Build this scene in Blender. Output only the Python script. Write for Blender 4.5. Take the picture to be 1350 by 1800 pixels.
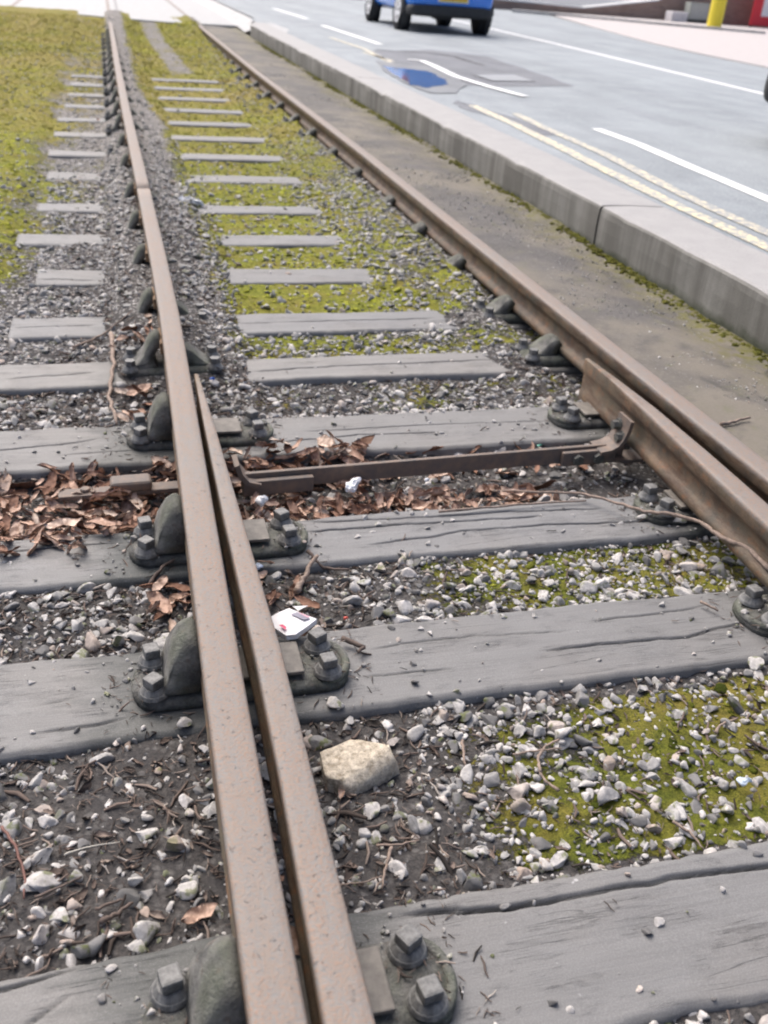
import bpy, bmesh, math, random
import numpy as np
from mathutils import Matrix, Vector
for o in list(bpy.data.objects): bpy.data.objects.remove(o)
sc = bpy.context.scene
C = sc.collection
rad = math.radians
rng = np.random.default_rng(7)
random.seed(7)

# ---------------------------------------------------------------- camera
YAW, PIT, ROL, FPX, CX, CH = 0.29055, 0.52399, 0.076706, 1642.88, -0.86587, 1.08508
def cam_axes():
    cy, sy, cp, sp = math.cos(YAW), math.sin(YAW), math.cos(PIT), math.sin(PIT)
    f = np.array([sy*cp, cy*cp, -sp]); r0 = np.array([cy, -sy, 0.0]); u0 = np.cross(r0, f)
    c, s = math.cos(ROL), math.sin(ROL)
    return c*r0+s*u0, -s*r0+c*u0, f
AR, AU, AF = cam_axes()
cd = bpy.data.cameras.new('camera'); cam = bpy.data.objects.new('camera', cd); C.objects.link(cam)
cam.matrix_world = Matrix([[AR[0], AU[0], -AF[0], CX], [AR[1], AU[1], -AF[1], 0], [AR[2], AU[2], -AF[2], CH], [0, 0, 0, 1]])
cd.sensor_fit = 'VERTICAL'; cd.sensor_height = 24; cd.lens = 24*FPX/1800
cd.clip_start = 0.05; cd.clip_end = 3000
cd.dof.use_dof = True; cd.dof.focus_distance = 1.95; cd.dof.aperture_fstop = 2.9
sc.camera = cam
def P(px, py, z):
    """real-world point at height z seen at a photo pixel (used to measure the place)"""
    d = AF + (px-675)/FPX*AR - (py-900)/FPX*AU
    t = (z-CH)/d[2]
    return (CX+t*d[0], t*d[1], z)

# ---------------------------------------------------------------- light: bright overcast
SUN_EL, SUN_AZ = 55, -20           # azimuth measured from +Y towards +X
w = bpy.data.worlds.new('World'); sc.world = w; w.use_nodes = True
nt = w.node_tree; nt.nodes.clear()
sky = nt.nodes.new('ShaderNodeTexSky'); sky.sky_type = 'NISHITA'; sky.sun_disc = False
sky.sun_elevation = rad(SUN_EL); sky.sun_rotation = rad(SUN_AZ)
sky.air_density = 0.7; sky.dust_density = 6.0; sky.ozone_density = 1.0
bg = nt.nodes.new('ShaderNodeBackground'); bg.inputs[1].default_value = 0.13
wo = nt.nodes.new('ShaderNodeOutputWorld')
nt.links.new(sky.outputs[0], bg.inputs[0]); nt.links.new(bg.outputs[0], wo.inputs[0])
sl = bpy.data.lights.new('sun', 'SUN'); sl.energy = 1.5; sl.angle = rad(60); sl.color = (1.0, 0.965, 0.93)
so = bpy.data.objects.new('sun', sl); C.objects.link(so)
sd = Vector((math.sin(rad(SUN_AZ))*math.cos(rad(SUN_EL)), math.cos(rad(SUN_AZ))*math.cos(rad(SUN_EL)), math.sin(rad(SUN_EL))))
so.rotation_euler = sd.to_track_quat('Z', 'Y').to_euler()
sc.view_settings.view_transform = 'Standard'; sc.view_settings.look = 'None'
sc.view_settings.exposure = 0.8; sc.view_settings.gamma = 1

# ---------------------------------------------------------------- noise
_T = np.random.default_rng(3).random((256, 256))
def vn(x, y, s=1.0, seed=0):
    x = np.asarray(x, float)*s+seed*17.31; y = np.asarray(y, float)*s+seed*7.77
    xi = np.floor(x).astype(int); yi = np.floor(y).astype(int); fx = x-xi; fy = y-yi
    fx = fx*fx*(3-2*fx); fy = fy*fy*(3-2*fy)
    g = lambda a, b: _T[a & 255, b & 255]
    return (g(xi, yi)*(1-fx)+g(xi+1, yi)*fx)*(1-fy)+(g(xi, yi+1)*(1-fx)+g(xi+1, yi+1)*fx)*fy
def fbm(x, y, s=1.0, n=4, seed=0):
    r = 0; a = .5; t = 0
    for i in range(n):
        r = r+a*vn(x, y, s*2**i, seed+i); t += a; a *= .5
    return r/t
def ss(a, b, x):
    t = np.clip((np.asarray(x, float)-a)/(b-a), 0, 1); return t*t*(3-2*t)

# ---------------------------------------------------------------- object helpers
def mesh_obj(name, V, F, mat=None, parent=None, smooth=False, link=True):
    me = bpy.data.meshes.new(name); me.from_pydata([tuple(map(float, v)) for v in V], [], [tuple(map(int, f)) for f in F]); me.update()
    o = bpy.data.objects.new(name, me)
    if link: C.objects.link(o)
    if mat: me.materials.append(mat)
    if parent: o.parent = parent
    if smooth: me.polygons.foreach_set('use_smooth', [True]*len(me.polygons))
    return o
def bm_obj(name, bm, mat=None, parent=None, smooth=False):
    bmesh.ops.recalc_face_normals(bm, faces=bm.faces)
    me = bpy.data.meshes.new(name); bm.to_mesh(me); bm.free()
    o = bpy.data.objects.new(name, me); C.objects.link(o)
    if mat: me.materials.append(mat)
    if parent: o.parent = parent
    if smooth: me.polygons.foreach_set('use_smooth', [True]*len(me.polygons))
    return o
def empty(name, loc=(0, 0, 0), rz=0):
    o = bpy.data.objects.new(name, None); C.objects.link(o); o.location = loc; o.rotation_euler = (0, 0, rz)
    o.empty_display_size = .1
    return o
def tag(o, label, cat, group=None):
    o['label'] = label; o['category'] = cat
    if group: o['group'] = group
    return o
def struct(o): o['kind'] = 'structure'; return o
def stuff(o, label=None):
    o['kind'] = 'stuff'
    if label: o['label'] = label
    return o
def bev(bm, w, seg=2, edges=None):
    bmesh.ops.bevel(bm, geom=list(edges or bm.edges), offset=w, segments=seg, profile=.6, affect='EDGES')
def box(bm, x0, x1, y0, y1, z0, z1, b=0, seg=2, M=None):
    r = bmesh.ops.create_cube(bm, size=1)
    vs = r['verts']
    for v in vs:
        v.co = Vector((x0+(v.co.x+.5)*(x1-x0), y0+(v.co.y+.5)*(y1-y0), z0+(v.co.z+.5)*(z1-z0)))
        if M: v.co = M @ v.co
    if b:
        es = set(e for v in vs for e in v.link_edges)
        bmesh.ops.bevel(bm, geom=list(es), offset=b, segments=seg, profile=.6, affect='EDGES')
def cyl(bm, c, r0, r1, h, n=16, M=None, b=0):
    r = bmesh.ops.create_cone(bm, cap_ends=True, segments=n, radius1=r0, radius2=r1, depth=h)
    T = Matrix.Translation(Vector(c)+Vector((0, 0, h/2)))
    for v in r['verts']:
        v.co = (M or Matrix()) @ (T @ v.co)
    if b:
        top = [e for e in set(e for v in r['verts'] for e in v.link_edges) if len(e.link_faces) == 2 and min(len(f.verts) for f in e.link_faces) != max(len(f.verts) for f in e.link_faces)]
        bmesh.ops.bevel(bm, geom=top, offset=b, segments=2, profile=.6, affect='EDGES')
def extrude_profile(prof, a0, a1, axis='y', n=1):
    """closed profile of (u,z) extruded along axis"""
    V = []; F = []; m = len(prof)
    for i in range(n+1):
        t = a0+(a1-a0)*i/n
        for u, z in prof: V.append((u, t, z) if axis == 'y' else (t, u, z))
    for i in range(n):
        for j in range(m):
            a, b = i*m+j, i*m+(j+1) % m
            F.append((a, b, b+m, a+m))
    F.append(tuple(range(m))[::-1]); F.append(tuple(range(n*m, n*m+m)))
    return V, F
def tube(pts, radii, n=7):
    V = []; F = []
    pts = [Vector(p) for p in pts]
    for i, p in enumerate(pts):
        d = (pts[min(i+1, len(pts)-1)]-pts[max(i-1, 0)]).normalized()
        u = d.cross(Vector((0, 0, 1)));  u = u.normalized() if u.length > 1e-4 else Vector((1, 0, 0))
        v = u.cross(d)
        for k in range(n):
            a = 2*math.pi*k/n; V.append(p+radii[i]*(u*math.cos(a)+v*math.sin(a)))
    for i in range(len(pts)-1):
        for k in range(n):
            a, b = i*n+k, i*n+(k+1) % n; F.append((a, b, b+n, a+n))
    F.append(tuple(range(n))[::-1]); F.append(tuple(range((len(pts)-1)*n, len(pts)*n)))
    return V, F

# ---------------------------------------------------------------- materials
class N:
    def __init__(s, name):
        s.m = bpy.data.materials.new(name); s.m.use_nodes = True; s.t = s.m.node_tree
        s.b = s.t.nodes['Principled BSDF']; s.tc = s.t.nodes.new('ShaderNodeTexCoord')
    def n(s, ty, **k):
        x = s.t.nodes.new(ty)
        for a, b in k.items(): setattr(x, a, b)
        return x
    def l(s, a, b): s.t.links.new(a, b)
    def co(s, scale=(1, 1, 1), src='Object'):
        m = s.n('ShaderNodeMapping'); m.inputs['Scale'].default_value = scale
        s.l(s.tc.outputs[src], m.inputs[0]); return m.outputs[0]
    def noise(s, scale, detail=6, rough=.6, co=None, dist=0):
        x = s.n('ShaderNodeTexNoise'); x.inputs['Scale'].default_value = scale; x.inputs['Detail'].default_value = detail
        x.inputs['Roughness'].default_value = rough; x.inputs['Distortion'].default_value = dist
        s.l(co if co is not None else s.tc.outputs['Object'], x.inputs['Vector']); return x.outputs['Fac']
    def vor(s, scale, co=None, out='Color', feature='F1'):
        x = s.n('ShaderNodeTexVoronoi', feature=feature); x.inputs['Scale'].default_value = scale
        s.l(co if co is not None else s.tc.outputs['Object'], x.inputs['Vector']); return x.outputs[out]
    def ramp(s, f, stops):
        x = s.n('ShaderNodeValToRGB'); e = x.color_ramp.elements
        while len(e) < len(stops): e.new(.5)
        for i, (p, c) in enumerate(stops):
            e[i].position = p; e[i].color = (c, c, c, 1) if not hasattr(c, '__len__') else (*c, 1)
        s.l(f, x.inputs[0]); return x.outputs[0]
    def mix(s, f, a, b, mode='MIX'):
        x = s.n('ShaderNodeMix', data_type='RGBA', blend_type=mode)
        for i, v in ((0, f), (6, a), (7, b)):
            if hasattr(v, 'is_output') or isinstance(v, bpy.types.NodeSocket): s.l(v, x.inputs[i])
            elif i == 0: x.inputs[i].default_value = v
            else: x.inputs[i].default_value = (*v, 1)
        return x.outputs[2]
    def math(s, op, a, b=None, clamp=False):
        x = s.n('ShaderNodeMath', operation=op, use_clamp=clamp)
        for i, v in ((0, a), (1, b)):
            if v is None: continue
            if isinstance(v, bpy.types.NodeSocket): s.l(v, x.inputs[i])
            else: x.inputs[i].default_value = v
        return x.outputs[0]
    def attr(s, name, out='Fac'):
        x = s.n('ShaderNodeAttribute', attribute_name=name); return x.outputs[out]
    def sep(s, v):
        x = s.n('ShaderNodeSeparateXYZ'); s.l(v, x.inputs[0]); return x.outputs
    def bump(s, h, dist=.002, st=1.0, prev=None):
        x = s.n('ShaderNodeBump'); x.inputs['Distance'].default_value = dist; x.inputs['Strength'].default_value = st
        s.l(h, x.inputs['Height'])
        if prev: s.l(prev, x.inputs['Normal'])
        return x.outputs[0]
    def out(s, col, rough=.8, nrm=None, metal=0, spec=None):
        if isinstance(col, bpy.types.NodeSocket): s.l(col, s.b.inputs['Base Color'])
        else: s.b.inputs['Base Color'].default_value = (*col, 1)
        if isinstance(rough, bpy.types.NodeSocket): s.l(rough, s.b.inputs['Roughness'])
        else: s.b.inputs['Roughness'].default_value = rough
        s.b.inputs['Metallic'].default_value = metal
        if spec is not None: s.b.inputs['Specular IOR Level'].default_value = spec
        if nrm: s.l(nrm, s.b.inputs['Normal'])
        return s.m
MATS = {}
def m_ground():
    m = N('ballast_soil')
    n1 = m.noise(9, 6, .65); n2 = m.noise(120, 5, .7)
    soil = m.mix(m.ramp(n2, [(.3, 0), (.7, 1)]), (.030, .030, .031), (.115, .105, .098))
    soil = m.mix(m.ramp(n1, [(.4, 0), (.65, .6)]), soil, (.06, .058, .06))
    wob = m.n('ShaderNodeVectorMath', operation='MULTIPLY_ADD'); nv_ = m.n('ShaderNodeTexNoise'); nv_.inputs['Scale'].default_value = 70; m.l(m.tc.outputs['Object'], nv_.inputs['Vector'])
    m.l(nv_.outputs['Color'], wob.inputs[0]); wob.inputs[1].default_value = (.012, .012, .012); m.l(m.tc.outputs['Object'], wob.inputs[2])
    vc = m.vor(75, co=wob.outputs[0]); vd = m.vor(75, co=wob.outputs[0], out='Distance')
    sp = m.sep(vc)
    grit = m.mix(sp[1], (.28, .27, .26), (.66, .64, .61))
    gm = m.math('MULTIPLY', m.ramp(sp[0], [(.35, 0), (.7, 1)]), m.ramp(vd, [(.30, 1), (.62, 0)]))
    gm = m.math('MULTIPLY', gm, m.attr('grit'))
    soil = m.mix(m.math('MULTIPLY', m.attr('brown2'), .8), soil, m.mix(n2, (.13, .12, .11), (.30, .28, .26)))
    base = m.mix(gm, soil, grit)
    mn = m.noise(42, 5, .7); mn2 = m.noise(5, 4, .6); mf = m.noise(260, 3, .7)
    g = m.mix(m.ramp(mn, [(.3, 0), (.7, 1)]), (.07, .09, .010), (.40, .41, .05))
    g = m.mix(m.math('SUBTRACT', 1, m.attr('bright')), g, m.mix(m.ramp(mn, [(.3, 0), (.7, 1)]), (.035, .05, .008), (.19, .205, .025)))
    g = m.mix(m.ramp(mn2, [(.42, 0), (.7, .8)]), g, (.25, .19, .045))
    g = m.mix(m.math('MULTIPLY', m.attr('brown'), .75), g, (.36, .28, .10))
    g = m.mix(m.ramp(mf, [(.35, .65), (.6, 0)]), g, (.035, .04, .012))
    mk = m.math('ADD', m.math('MULTIPLY', m.attr('moss'), 1.45), m.math('MULTIPLY', m.math('ADD', m.math('MULTIPLY', m.math('SUBTRACT', m.noise(22, 7, .78), .5), 2.6), m.math('MULTIPLY', m.math('SUBTRACT', m.noise(3.5, 4), .5), 1.3)), 1))
    mk = m.ramp(mk, [(.55, 0), (.75, 1)])
    col = m.mix(mk, base, g)
    h = m.math('ADD', m.math('ADD', m.math('MULTIPLY', gm, .7), m.math('MULTIPLY', n2, .8)), m.math('MULTIPLY', mk, .9))
    h = m.math('ADD', h, m.math('MULTIPLY', mf, .6))
    return m.out(col, .95, m.bump(h, .006, .9), spec=.2)
def m_stone():
    m = N('limestone_ballast')
    r = m.attr('rnd', 'Color'); s = m.n('ShaderNodeSeparateColor'); m.l(r, s.inputs[0])
    c = m.ramp(s.outputs[0], [(0, (.10, .10, .10)), (.16, (.25, .245, .24)), (.4, (.42, .41, .395)), (.7, (.54, .52, .50)), (.88, (.61, .585, .56)), (.94, (.38, .30, .25)), (1, (.70, .69, .67))])
    n = m.noise(70, 6, .65)
    c = m.mix(m.ramp(n, [(.35, .55), (.6, 0)]), c, (.15, .145, .14))
    mo = m.math('MULTIPLY', m.ramp(m.noise(45, 4), [(.52, 0), (.62, .7)]), m.ramp(s.outputs[1], [(.5, 0), (.7, 1)]))
    c = m.mix(mo, c, (.10, .12, .02))
    return m.out(c, .88, m.bump(m.noise(160, 5, .7), .0025, .7), spec=.25)
def m_wood():
    m = N('weathered_sleeper_wood')
    co = m.co((1.3, 26, 8)); co2 = m.co((3.5, 90, 20)); co3 = m.co((.9, 12, 5))
    g1 = m.noise(1.5, 7, .62, co, .35); g2 = m.noise(2, 6, .7, co2, .2); g3 = m.noise(2.2, 4, .5, co3, .8)
    blot = m.noise(5.5, 5, .6)
    c = m.mix(m.ramp(g1, [(.3, 0), (.7, 1)]), (.150, .152, .154), (.215, .218, .220))
    c = m.mix(m.ramp(g2, [(.36, .25), (.5, 0)]), c, (.11, .11, .11))
    c = m.mix(m.ramp(blot, [(.42, 0), (.7, .6)]), c, (.15, .15, .152))
    c = m.mix(m.ramp(m.noise(2.3, 3), [(.5, 0), (.7, .3)]), c, (.21, .19, .165))
    lines = m.ramp(g3, [(.475, 0), (.496, 1), (.506, 0)])
    lines = m.math('MULTIPLY', lines, m.ramp(m.noise(4, 3), [(.5, 0), (.62, .9)]))
    fine = m.ramp(m.noise(3.2, 5, .6, m.co((1.1, 60, 20)), .3), [(.478, 0), (.492, .8), (.504, 0)])
    fine = m.math('MULTIPLY', fine, m.ramp(m.noise(7, 4, .6, m.co((1, 2, 1))), [(.50, 0), (.60, 1)]))
    lines = m.math('MAXIMUM', lines, fine)
    c = m.mix(lines, c, (.03, .03, .032))
    # tar stain around the chairs: fixed by distance from the rails along the timber
    x = m.sep(m.tc.outputs['Object'])[0]
    d = m.math('ABSOLUTE', m.math('SUBTRACT', m.math('ABSOLUTE', x), .76))
    d = m.math('ADD', d, m.math('MULTIPLY', m.math('SUBTRACT', m.noise(1.6, 5, .7, m.co((3, 14, 6))), .5), .35))
    st = m.math('MULTIPLY', m.ramp(d, [(.17, 1), (.29, 0)]), m.attr('stain'))
    c = m.mix(st, c, (.028, .036, .036))
    c = m.mix(m.attr('crack'), c, (.012, .012, .012))
    gr = m.noise(420, 2, .6); c = m.mix(m.ramp(gr, [(.38, .28), (.5, 0)]), c, (.08, .08, .08)); c = m.mix(m.ramp(gr, [(.52, 0), (.64, .2)]), c, (.40, .40, .40))
    oi = m.n('ShaderNodeObjectInfo'); c = m.mix(m.math('MULTIPLY', oi.outputs['Random'], .30), c, (.235, .215, .185)); c = m.mix(m.math('MULTIPLY', m.math('FRACT', m.math('MULTIPLY', oi.outputs['Random'], 7.3)), .22), c, (.10, .105, .11))
    spk = m.ramp(m.noise(38, 2, .5), [(.74, 0), (.78, .6)])
    c = m.mix(spk, c, (.5, .5, .5))
    h = m.math('ADD', m.math('MULTIPLY', g1, .7), m.math('MULTIPLY', g2, .8)); h = m.math('SUBTRACT', h, lines)
    return m.out(c, .62, m.bump(h, .0016, .6), spec=.45)
def m_rust(name='worn_rail_rust', top=(.215, .178, .15), side=(.095, .078, .06), green=.35, zc=-.012):
    m = N(name)
    z = m.sep(m.tc.outputs['Object'])[2]
    n = m.noise(190, 3, .6); n2 = m.noise(14, 5, .6); n3 = m.noise(55, 4, .6, m.co((1, .35, 1)))
    t = m.mix(m.ramp(n3, [(.42, 0), (.6, .55)]), top, (.19, .19, .185))
    big = m.ramp(m.noise(9, 4, .6, m.co((1, .3, 1))), [(.35, .15), (.65, 1)]); t = m.mix(m.math('MULTIPLY', big, m.ramp(n, [(.45, 0), (.62, .85)])), t, (.27, .16, .10)); t = m.mix(m.ramp(m.noise(150, 3, .7), [(.52, 0), (.66, .7)]), t, (.16, .175, .18))
    s = m.mix(m.ramp(n2, [(.35, 0), (.65, 1)]), side, (.20, .135, .085))
    s = m.mix(m.ramp(m.noise(8, 5), [(.45, 0), (.65, green)]), s, (.13, .135, .095))
    s = m.mix(m.ramp(m.noise(30, 5), [(.55, 0), (.7, .6)]), s, (.28, .12, .05))
    k = m.math('ADD', z, m.math('MULTIPLY', m.math('SUBTRACT', n2, .5), .006))
    k = m.math('MULTIPLY', m.math('SUBTRACT', k, zc-.004), 125, True)
    edge = m.math('MULTIPLY', m.ramp(m.noise(26, 6, .7, m.co((1, .25, 1))), [(.50, 0), (.60, .75)]), m.math('SUBTRACT', 1, m.math('MULTIPLY', m.math('ADD', z, .012), 110, True), True))
    col = m.mix(edge, m.mix(k, s, t), (.085, .05, .032))
    pit = m.ramp(m.noise(75, 5, .75), [(.60, 0), (.68, .55)])
    col = m.mix(pit, col, (.12, .075, .05))
    return m.out(col, .62, m.bump(m.math('SUBTRACT', m.math('ADD', n, m.noise(35, 5)), pit), .0018, .8), spec=.45)
def m_iron(name='mossy_cast_iron', k=1.0, dk=.75):
    m = N(name)
    n = m.noise(18, 6, .65); n2 = m.noise(90, 5, .7)
    c = m.mix(m.ramp(n, [(.35, 0), (.65, 1)]), (.062*k, .063*k, .060*k), (.175*k, .172*k, .160*k))
    c = m.mix(m.ramp(m.noise(11, 5), [(.45, 0), (.62, .7)]), c, (.100*k, .110*k, .082*k))
    c = m.mix(m.ramp(m.noise(34, 5), [(.60, 0), (.74, .55)]), c, (.15, .095, .06))
    c = m.mix(m.ramp(n2, [(.60, 0), (.75, .5)]), c, (.20, .20, .19))
    c = m.mix(m.ramp(m.noise(27, 6, .75), [(.46, 0), (.58, dk)]), c, (.042, .041, .036))
    return m.out(c, .85, m.bump(m.math('ADD', m.math('ADD', n2, m.noise(220, 4, .7)), n), .005, 1), spec=.3)
def m_bolt():
    m = N('bare_grey_bolt_steel')
    n = m.noise(60, 5, .7)
    c = m.mix(m.ramp(n, [(.35, 0), (.65, 1)]), (.075, .076, .074), (.21, .21, .205))
    return m.out(c, .55, m.bump(n, .001, .6), spec=.5)
def m_simple(name, col, rough=.6, var=.15, sc_=20, metal=0, bump=.0008, spec=None, dark=None):
    m = N(name); n = m.noise(sc_, 5, .65)
    d = dark or tuple(c*(1-var*2) for c in col)
    c = m.mix(m.ramp(n, [(.35, 1), (.65, 0)]), col, d)
    return m.out(c, rough, m.bump(n, bump, .6), metal, spec)
def m_leaf():
    m = N('dead_leaf')
    r = m.attr('rnd', 'Color'); s = m.n('ShaderNodeSeparateColor'); m.l(r, s.inputs[0])
    c = m.ramp(s.outputs[0], [(0, (.14, .085, .06)), (.25, (.33, .195, .14)), (.5, (.54, .37, .285)), (.85, (.60, .45, .36)), (1, (.70, .60, .51))])
    c = m.mix(m.ramp(m.noise(60, 5), [(.4, .6), (.6, 0)]), c, (.11, .05, .03))
    return m.out(c, .75, m.bump(m.noise(120, 4), .0015, .6), spec=.12)
def m_litter():
    m = N('brown_litter')
    r = m.attr('rnd', 'Color'); s = m.n('ShaderNodeSeparateColor'); m.l(r, s.inputs[0])
    c = m.ramp(s.outputs[0], [(0, (.03, .027, .025)), (.4, (.085, .065, .055)), (.75, (.17, .13, .11)), (.95, (.27, .22, .185)), (1, (.42, .38, .34))])
    return m.out(c, .85, None, spec=.2)
def m_mossc():
    m = N('moss_cushion')
    r = m.attr('rnd', 'Color'); s = m.n('ShaderNodeSeparateColor'); m.l(r, s.inputs[0])
    c = m.ramp(s.outputs[0], [(0, (.025, .038, .006)), (.3, (.085, .10, .012)), (.55, (.21, .215, .035)), (.8, (.40, .41, .055)), (1, (.52, .54, .06))])
    c = m.mix(m.math('MULTIPLY', s.outputs[2], .7), c, (.38, .30, .10))
    c = m.mix(m.ramp(m.noise(330, 3, .7), [(.36, .6), (.55, 0)]), c, (.05, .055, .012))
    return m.out(c, .95, m.bump(m.noise(400, 3, .7), .004, 1), spec=.1)
def m_tarmac(name='road_asphalt', a=(.220, .246, .264), b=(.296, .326, .346), rough=.7, spec=.3, warm=False):
    m = N(name)
    n = m.noise(2.2, 5, .6); f = m.noise(170, 3, .7); v = m.sep(m.vor(130))[0]
    c = m.mix(m.ramp(n, [(.35, 0), (.65, 1)]), a, b)
    c = m.mix(m.ramp(v, [(.70, 0), (.95, .6)]), c, tuple(min(1, k*1.55) for k in b)); c = m.mix(m.ramp(m.noise(.8, 6, .7), [(.45, 0), (.62, .3)]), c, tuple(k*.75 for k in a)); c = m.mix(m.ramp(m.noise(45, 5, .75), [(.30, .4), (.46, 0)]), c, tuple(k*.6 for k in a))
    c = m.mix(m.ramp(f, [(.35, .5), (.5, 0)]), c, tuple(k*.5 for k in a))
    if warm:
        yv = m.sep(m.tc.outputs['Object'])
        edge = m.math('ADD', yv[0], m.math('MULTIPLY', m.math('SUBTRACT', m.noise(6, 5, .7), .5), .5))
        k = m.ramp(edge, [(.0, 0), (1, 1)])
        mk = m.math('MULTIPLY', m.math('SUBTRACT', edge, 1.17), 5, True)
        mk = m.math('MULTIPLY', mk, m.ramp(m.noise(16, 5, .7), [(.42, 0), (.58, 1)]))
        mk = m.math('MULTIPLY', mk, m.ramp(m.noise(1.1, 3), [(.38, .25), (.55, 1)]))
        c = m.mix(m.ramp(m.noise(1.5, 5, .6), [(.40, 0), (.56, .75)]), c, (.19, .168, .132)); c = m.mix(m.ramp(m.noise(5, 6, .7), [(.50, 0), (.62, .55)]), c, (.065, .062, .060)); c = m.mix(m.ramp(m.noise(11, 6, .75), [(.56, 0), (.66, .45)]), c, (.115, .12, .055))
        c = m.mix(mk, c, m.mix(m.noise(60, 4), (.05, .06, .012), (.19, .17, .04)))
        ck = m.vor(1.3, co=None, out='Distance', feature='DISTANCE_TO_EDGE')
        ck = m.math('ADD', ck, m.math('MULTIPLY', m.math('SUBTRACT', m.noise(14, 4), .5), .05))
        c = m.mix(m.math('MULTIPLY', m.ramp(ck, [(0, 1), (.012, 0)]), m.ramp(m.noise(.9, 2), [(.5, 0), (.6, .8)])), c, (.03, .03, .028))
        c = m.mix(m.ramp(m.noise(75, 3, .7), [(.66, 0), (.72, .5)]), c, (.34, .32, .30))
    else:
        # polished wheel tracks and oil stain down the lane
        c = m.mix(m.ramp(m.noise(1.0, 4, .6, m.co((1.6, .12, 1))), [(.4, .0), (.65, .45)]), c, tuple(k*1.18 for k in b))
    return m.out(c, rough, m.bump(m.math('ADD', f, v), .003, .55), spec=spec)
def m_conc(name='kerb_concrete', a=(.26, .25, .225), b=(.40, .385, .35), streak=True, rough=.75):
    m = N(name)
    n = m.noise(7, 7, .65); f = m.noise(150, 4, .7)
    c = m.mix(m.ramp(n, [(.35, 0), (.65, 1)]), a, b)
    if streak:
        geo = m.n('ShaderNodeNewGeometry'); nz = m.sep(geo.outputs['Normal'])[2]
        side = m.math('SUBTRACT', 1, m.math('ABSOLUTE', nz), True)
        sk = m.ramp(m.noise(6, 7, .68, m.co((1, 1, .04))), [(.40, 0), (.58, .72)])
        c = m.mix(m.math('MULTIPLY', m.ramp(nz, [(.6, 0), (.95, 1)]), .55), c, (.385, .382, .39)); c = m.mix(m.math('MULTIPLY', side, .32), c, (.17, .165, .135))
        zz = m.sep(m.tc.outputs['Object'])[2]
        c = m.mix(m.math('MULTIPLY', sk, side), c, (.115, .11, .095))
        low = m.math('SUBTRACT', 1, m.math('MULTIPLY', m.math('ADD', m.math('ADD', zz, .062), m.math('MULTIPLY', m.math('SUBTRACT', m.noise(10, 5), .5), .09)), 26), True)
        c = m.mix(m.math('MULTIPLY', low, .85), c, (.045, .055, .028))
    c = m.mix(m.ramp(f, [(.33, .45), (.48, 0)]), c, tuple(k*.55 for k in a))
    return m.out(c, rough, m.bump(m.math('ADD', f, n), .003, .55), spec=.4)
def m_paint(name, col, wear=.35, under=(.24, .25, .26)):
    m = N(name)
    k = m.ramp(m.noise(22, 6, .75), [(.30+.20*wear, 1), (.40+.22*wear, 0)])
    k = m.math('MAXIMUM', k, m.ramp(m.noise(150, 3, .7), [(.34, 1 if wear > .4 else .4), (.42, 0)]))
    return m.out(m.mix(k, col, under), .6, m.bump(m.noise(150), .002, .4))
def m_brick():
    m = N('old_brick')
    b = m.n('ShaderNodeTexBrick'); mp = m.n('ShaderNodeMapping'); mp.inputs['Rotation'].default_value = (rad(90), 0, 0)
    m.l(m.tc.outputs['Object'], mp.inputs[0]); m.l(mp.outputs[0], b.inputs['Vector'])
    b.inputs['Color1'].default_value = (.20, .12, .095, 1); b.inputs['Color2'].default_value = (.29, .19, .15, 1)
    b.inputs['Mortar'].default_value = (.34, .31, .28, 1); b.inputs['Scale'].default_value = 1
    b.inputs['Brick Width'].default_value = .225; b.inputs['Row Height'].default_value = .075; b.inputs['Mortar Size'].default_value = .008
    c = m.mix(m.ramp(m.noise(3, 5), [(.4, 0), (.65, .5)]), b.outputs[0], (.33, .25, .21))
    return m.out(c, .85, m.bump(m.noise(60), .003, .5))

MG = m_ground(); MS = m_stone(); MW = m_wood(); MR = m_rust(); MI = m_iron('mossy_cast_iron', 1.3, .5); MJ = m_iron('jaw_cast_iron', 1.65, .3); MB = m_bolt()
ML = m_leaf(); MLT = m_litter(); MMC = m_mossc()
MROAD = m_tarmac(); MSTRIP = m_tarmac('dirty_strip_tarmac', (.074, .070, .066), (.124, .116, .108), .75, .35, warm=True)
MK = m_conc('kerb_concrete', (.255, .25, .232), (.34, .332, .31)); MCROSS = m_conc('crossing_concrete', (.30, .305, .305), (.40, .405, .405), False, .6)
MPAVE = m_conc('far_pavement', (.43, .40, .392), (.50, .465, .455), False, .75)
MWL = m_paint('white_line_paint', (.82, .83, .83), .2); MYL = m_paint('faded_yellow_paint', (.76, .66, .40), .8, (.30, .315, .32))
MBRICK = m_brick()
MSLIDE = m_simple('slide_plate_steel', (.19, .172, .148), .6, .22, 40)
MBAR = m_simple('stretcher_bar_rust', (.20, .145, .11), .65, .3, 35, dark=(.12, .105, .095))
MKEY = m_simple('oak_key', (.33, .21, .12), .8, .3, 50)
MTWIG = m_simple('dry_twig', (.34, .26, .21), .85, .25, 90)
MTWIGD = m_simple('dark_twig', (.16, .12, .10), .85, .25, 90)

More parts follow.
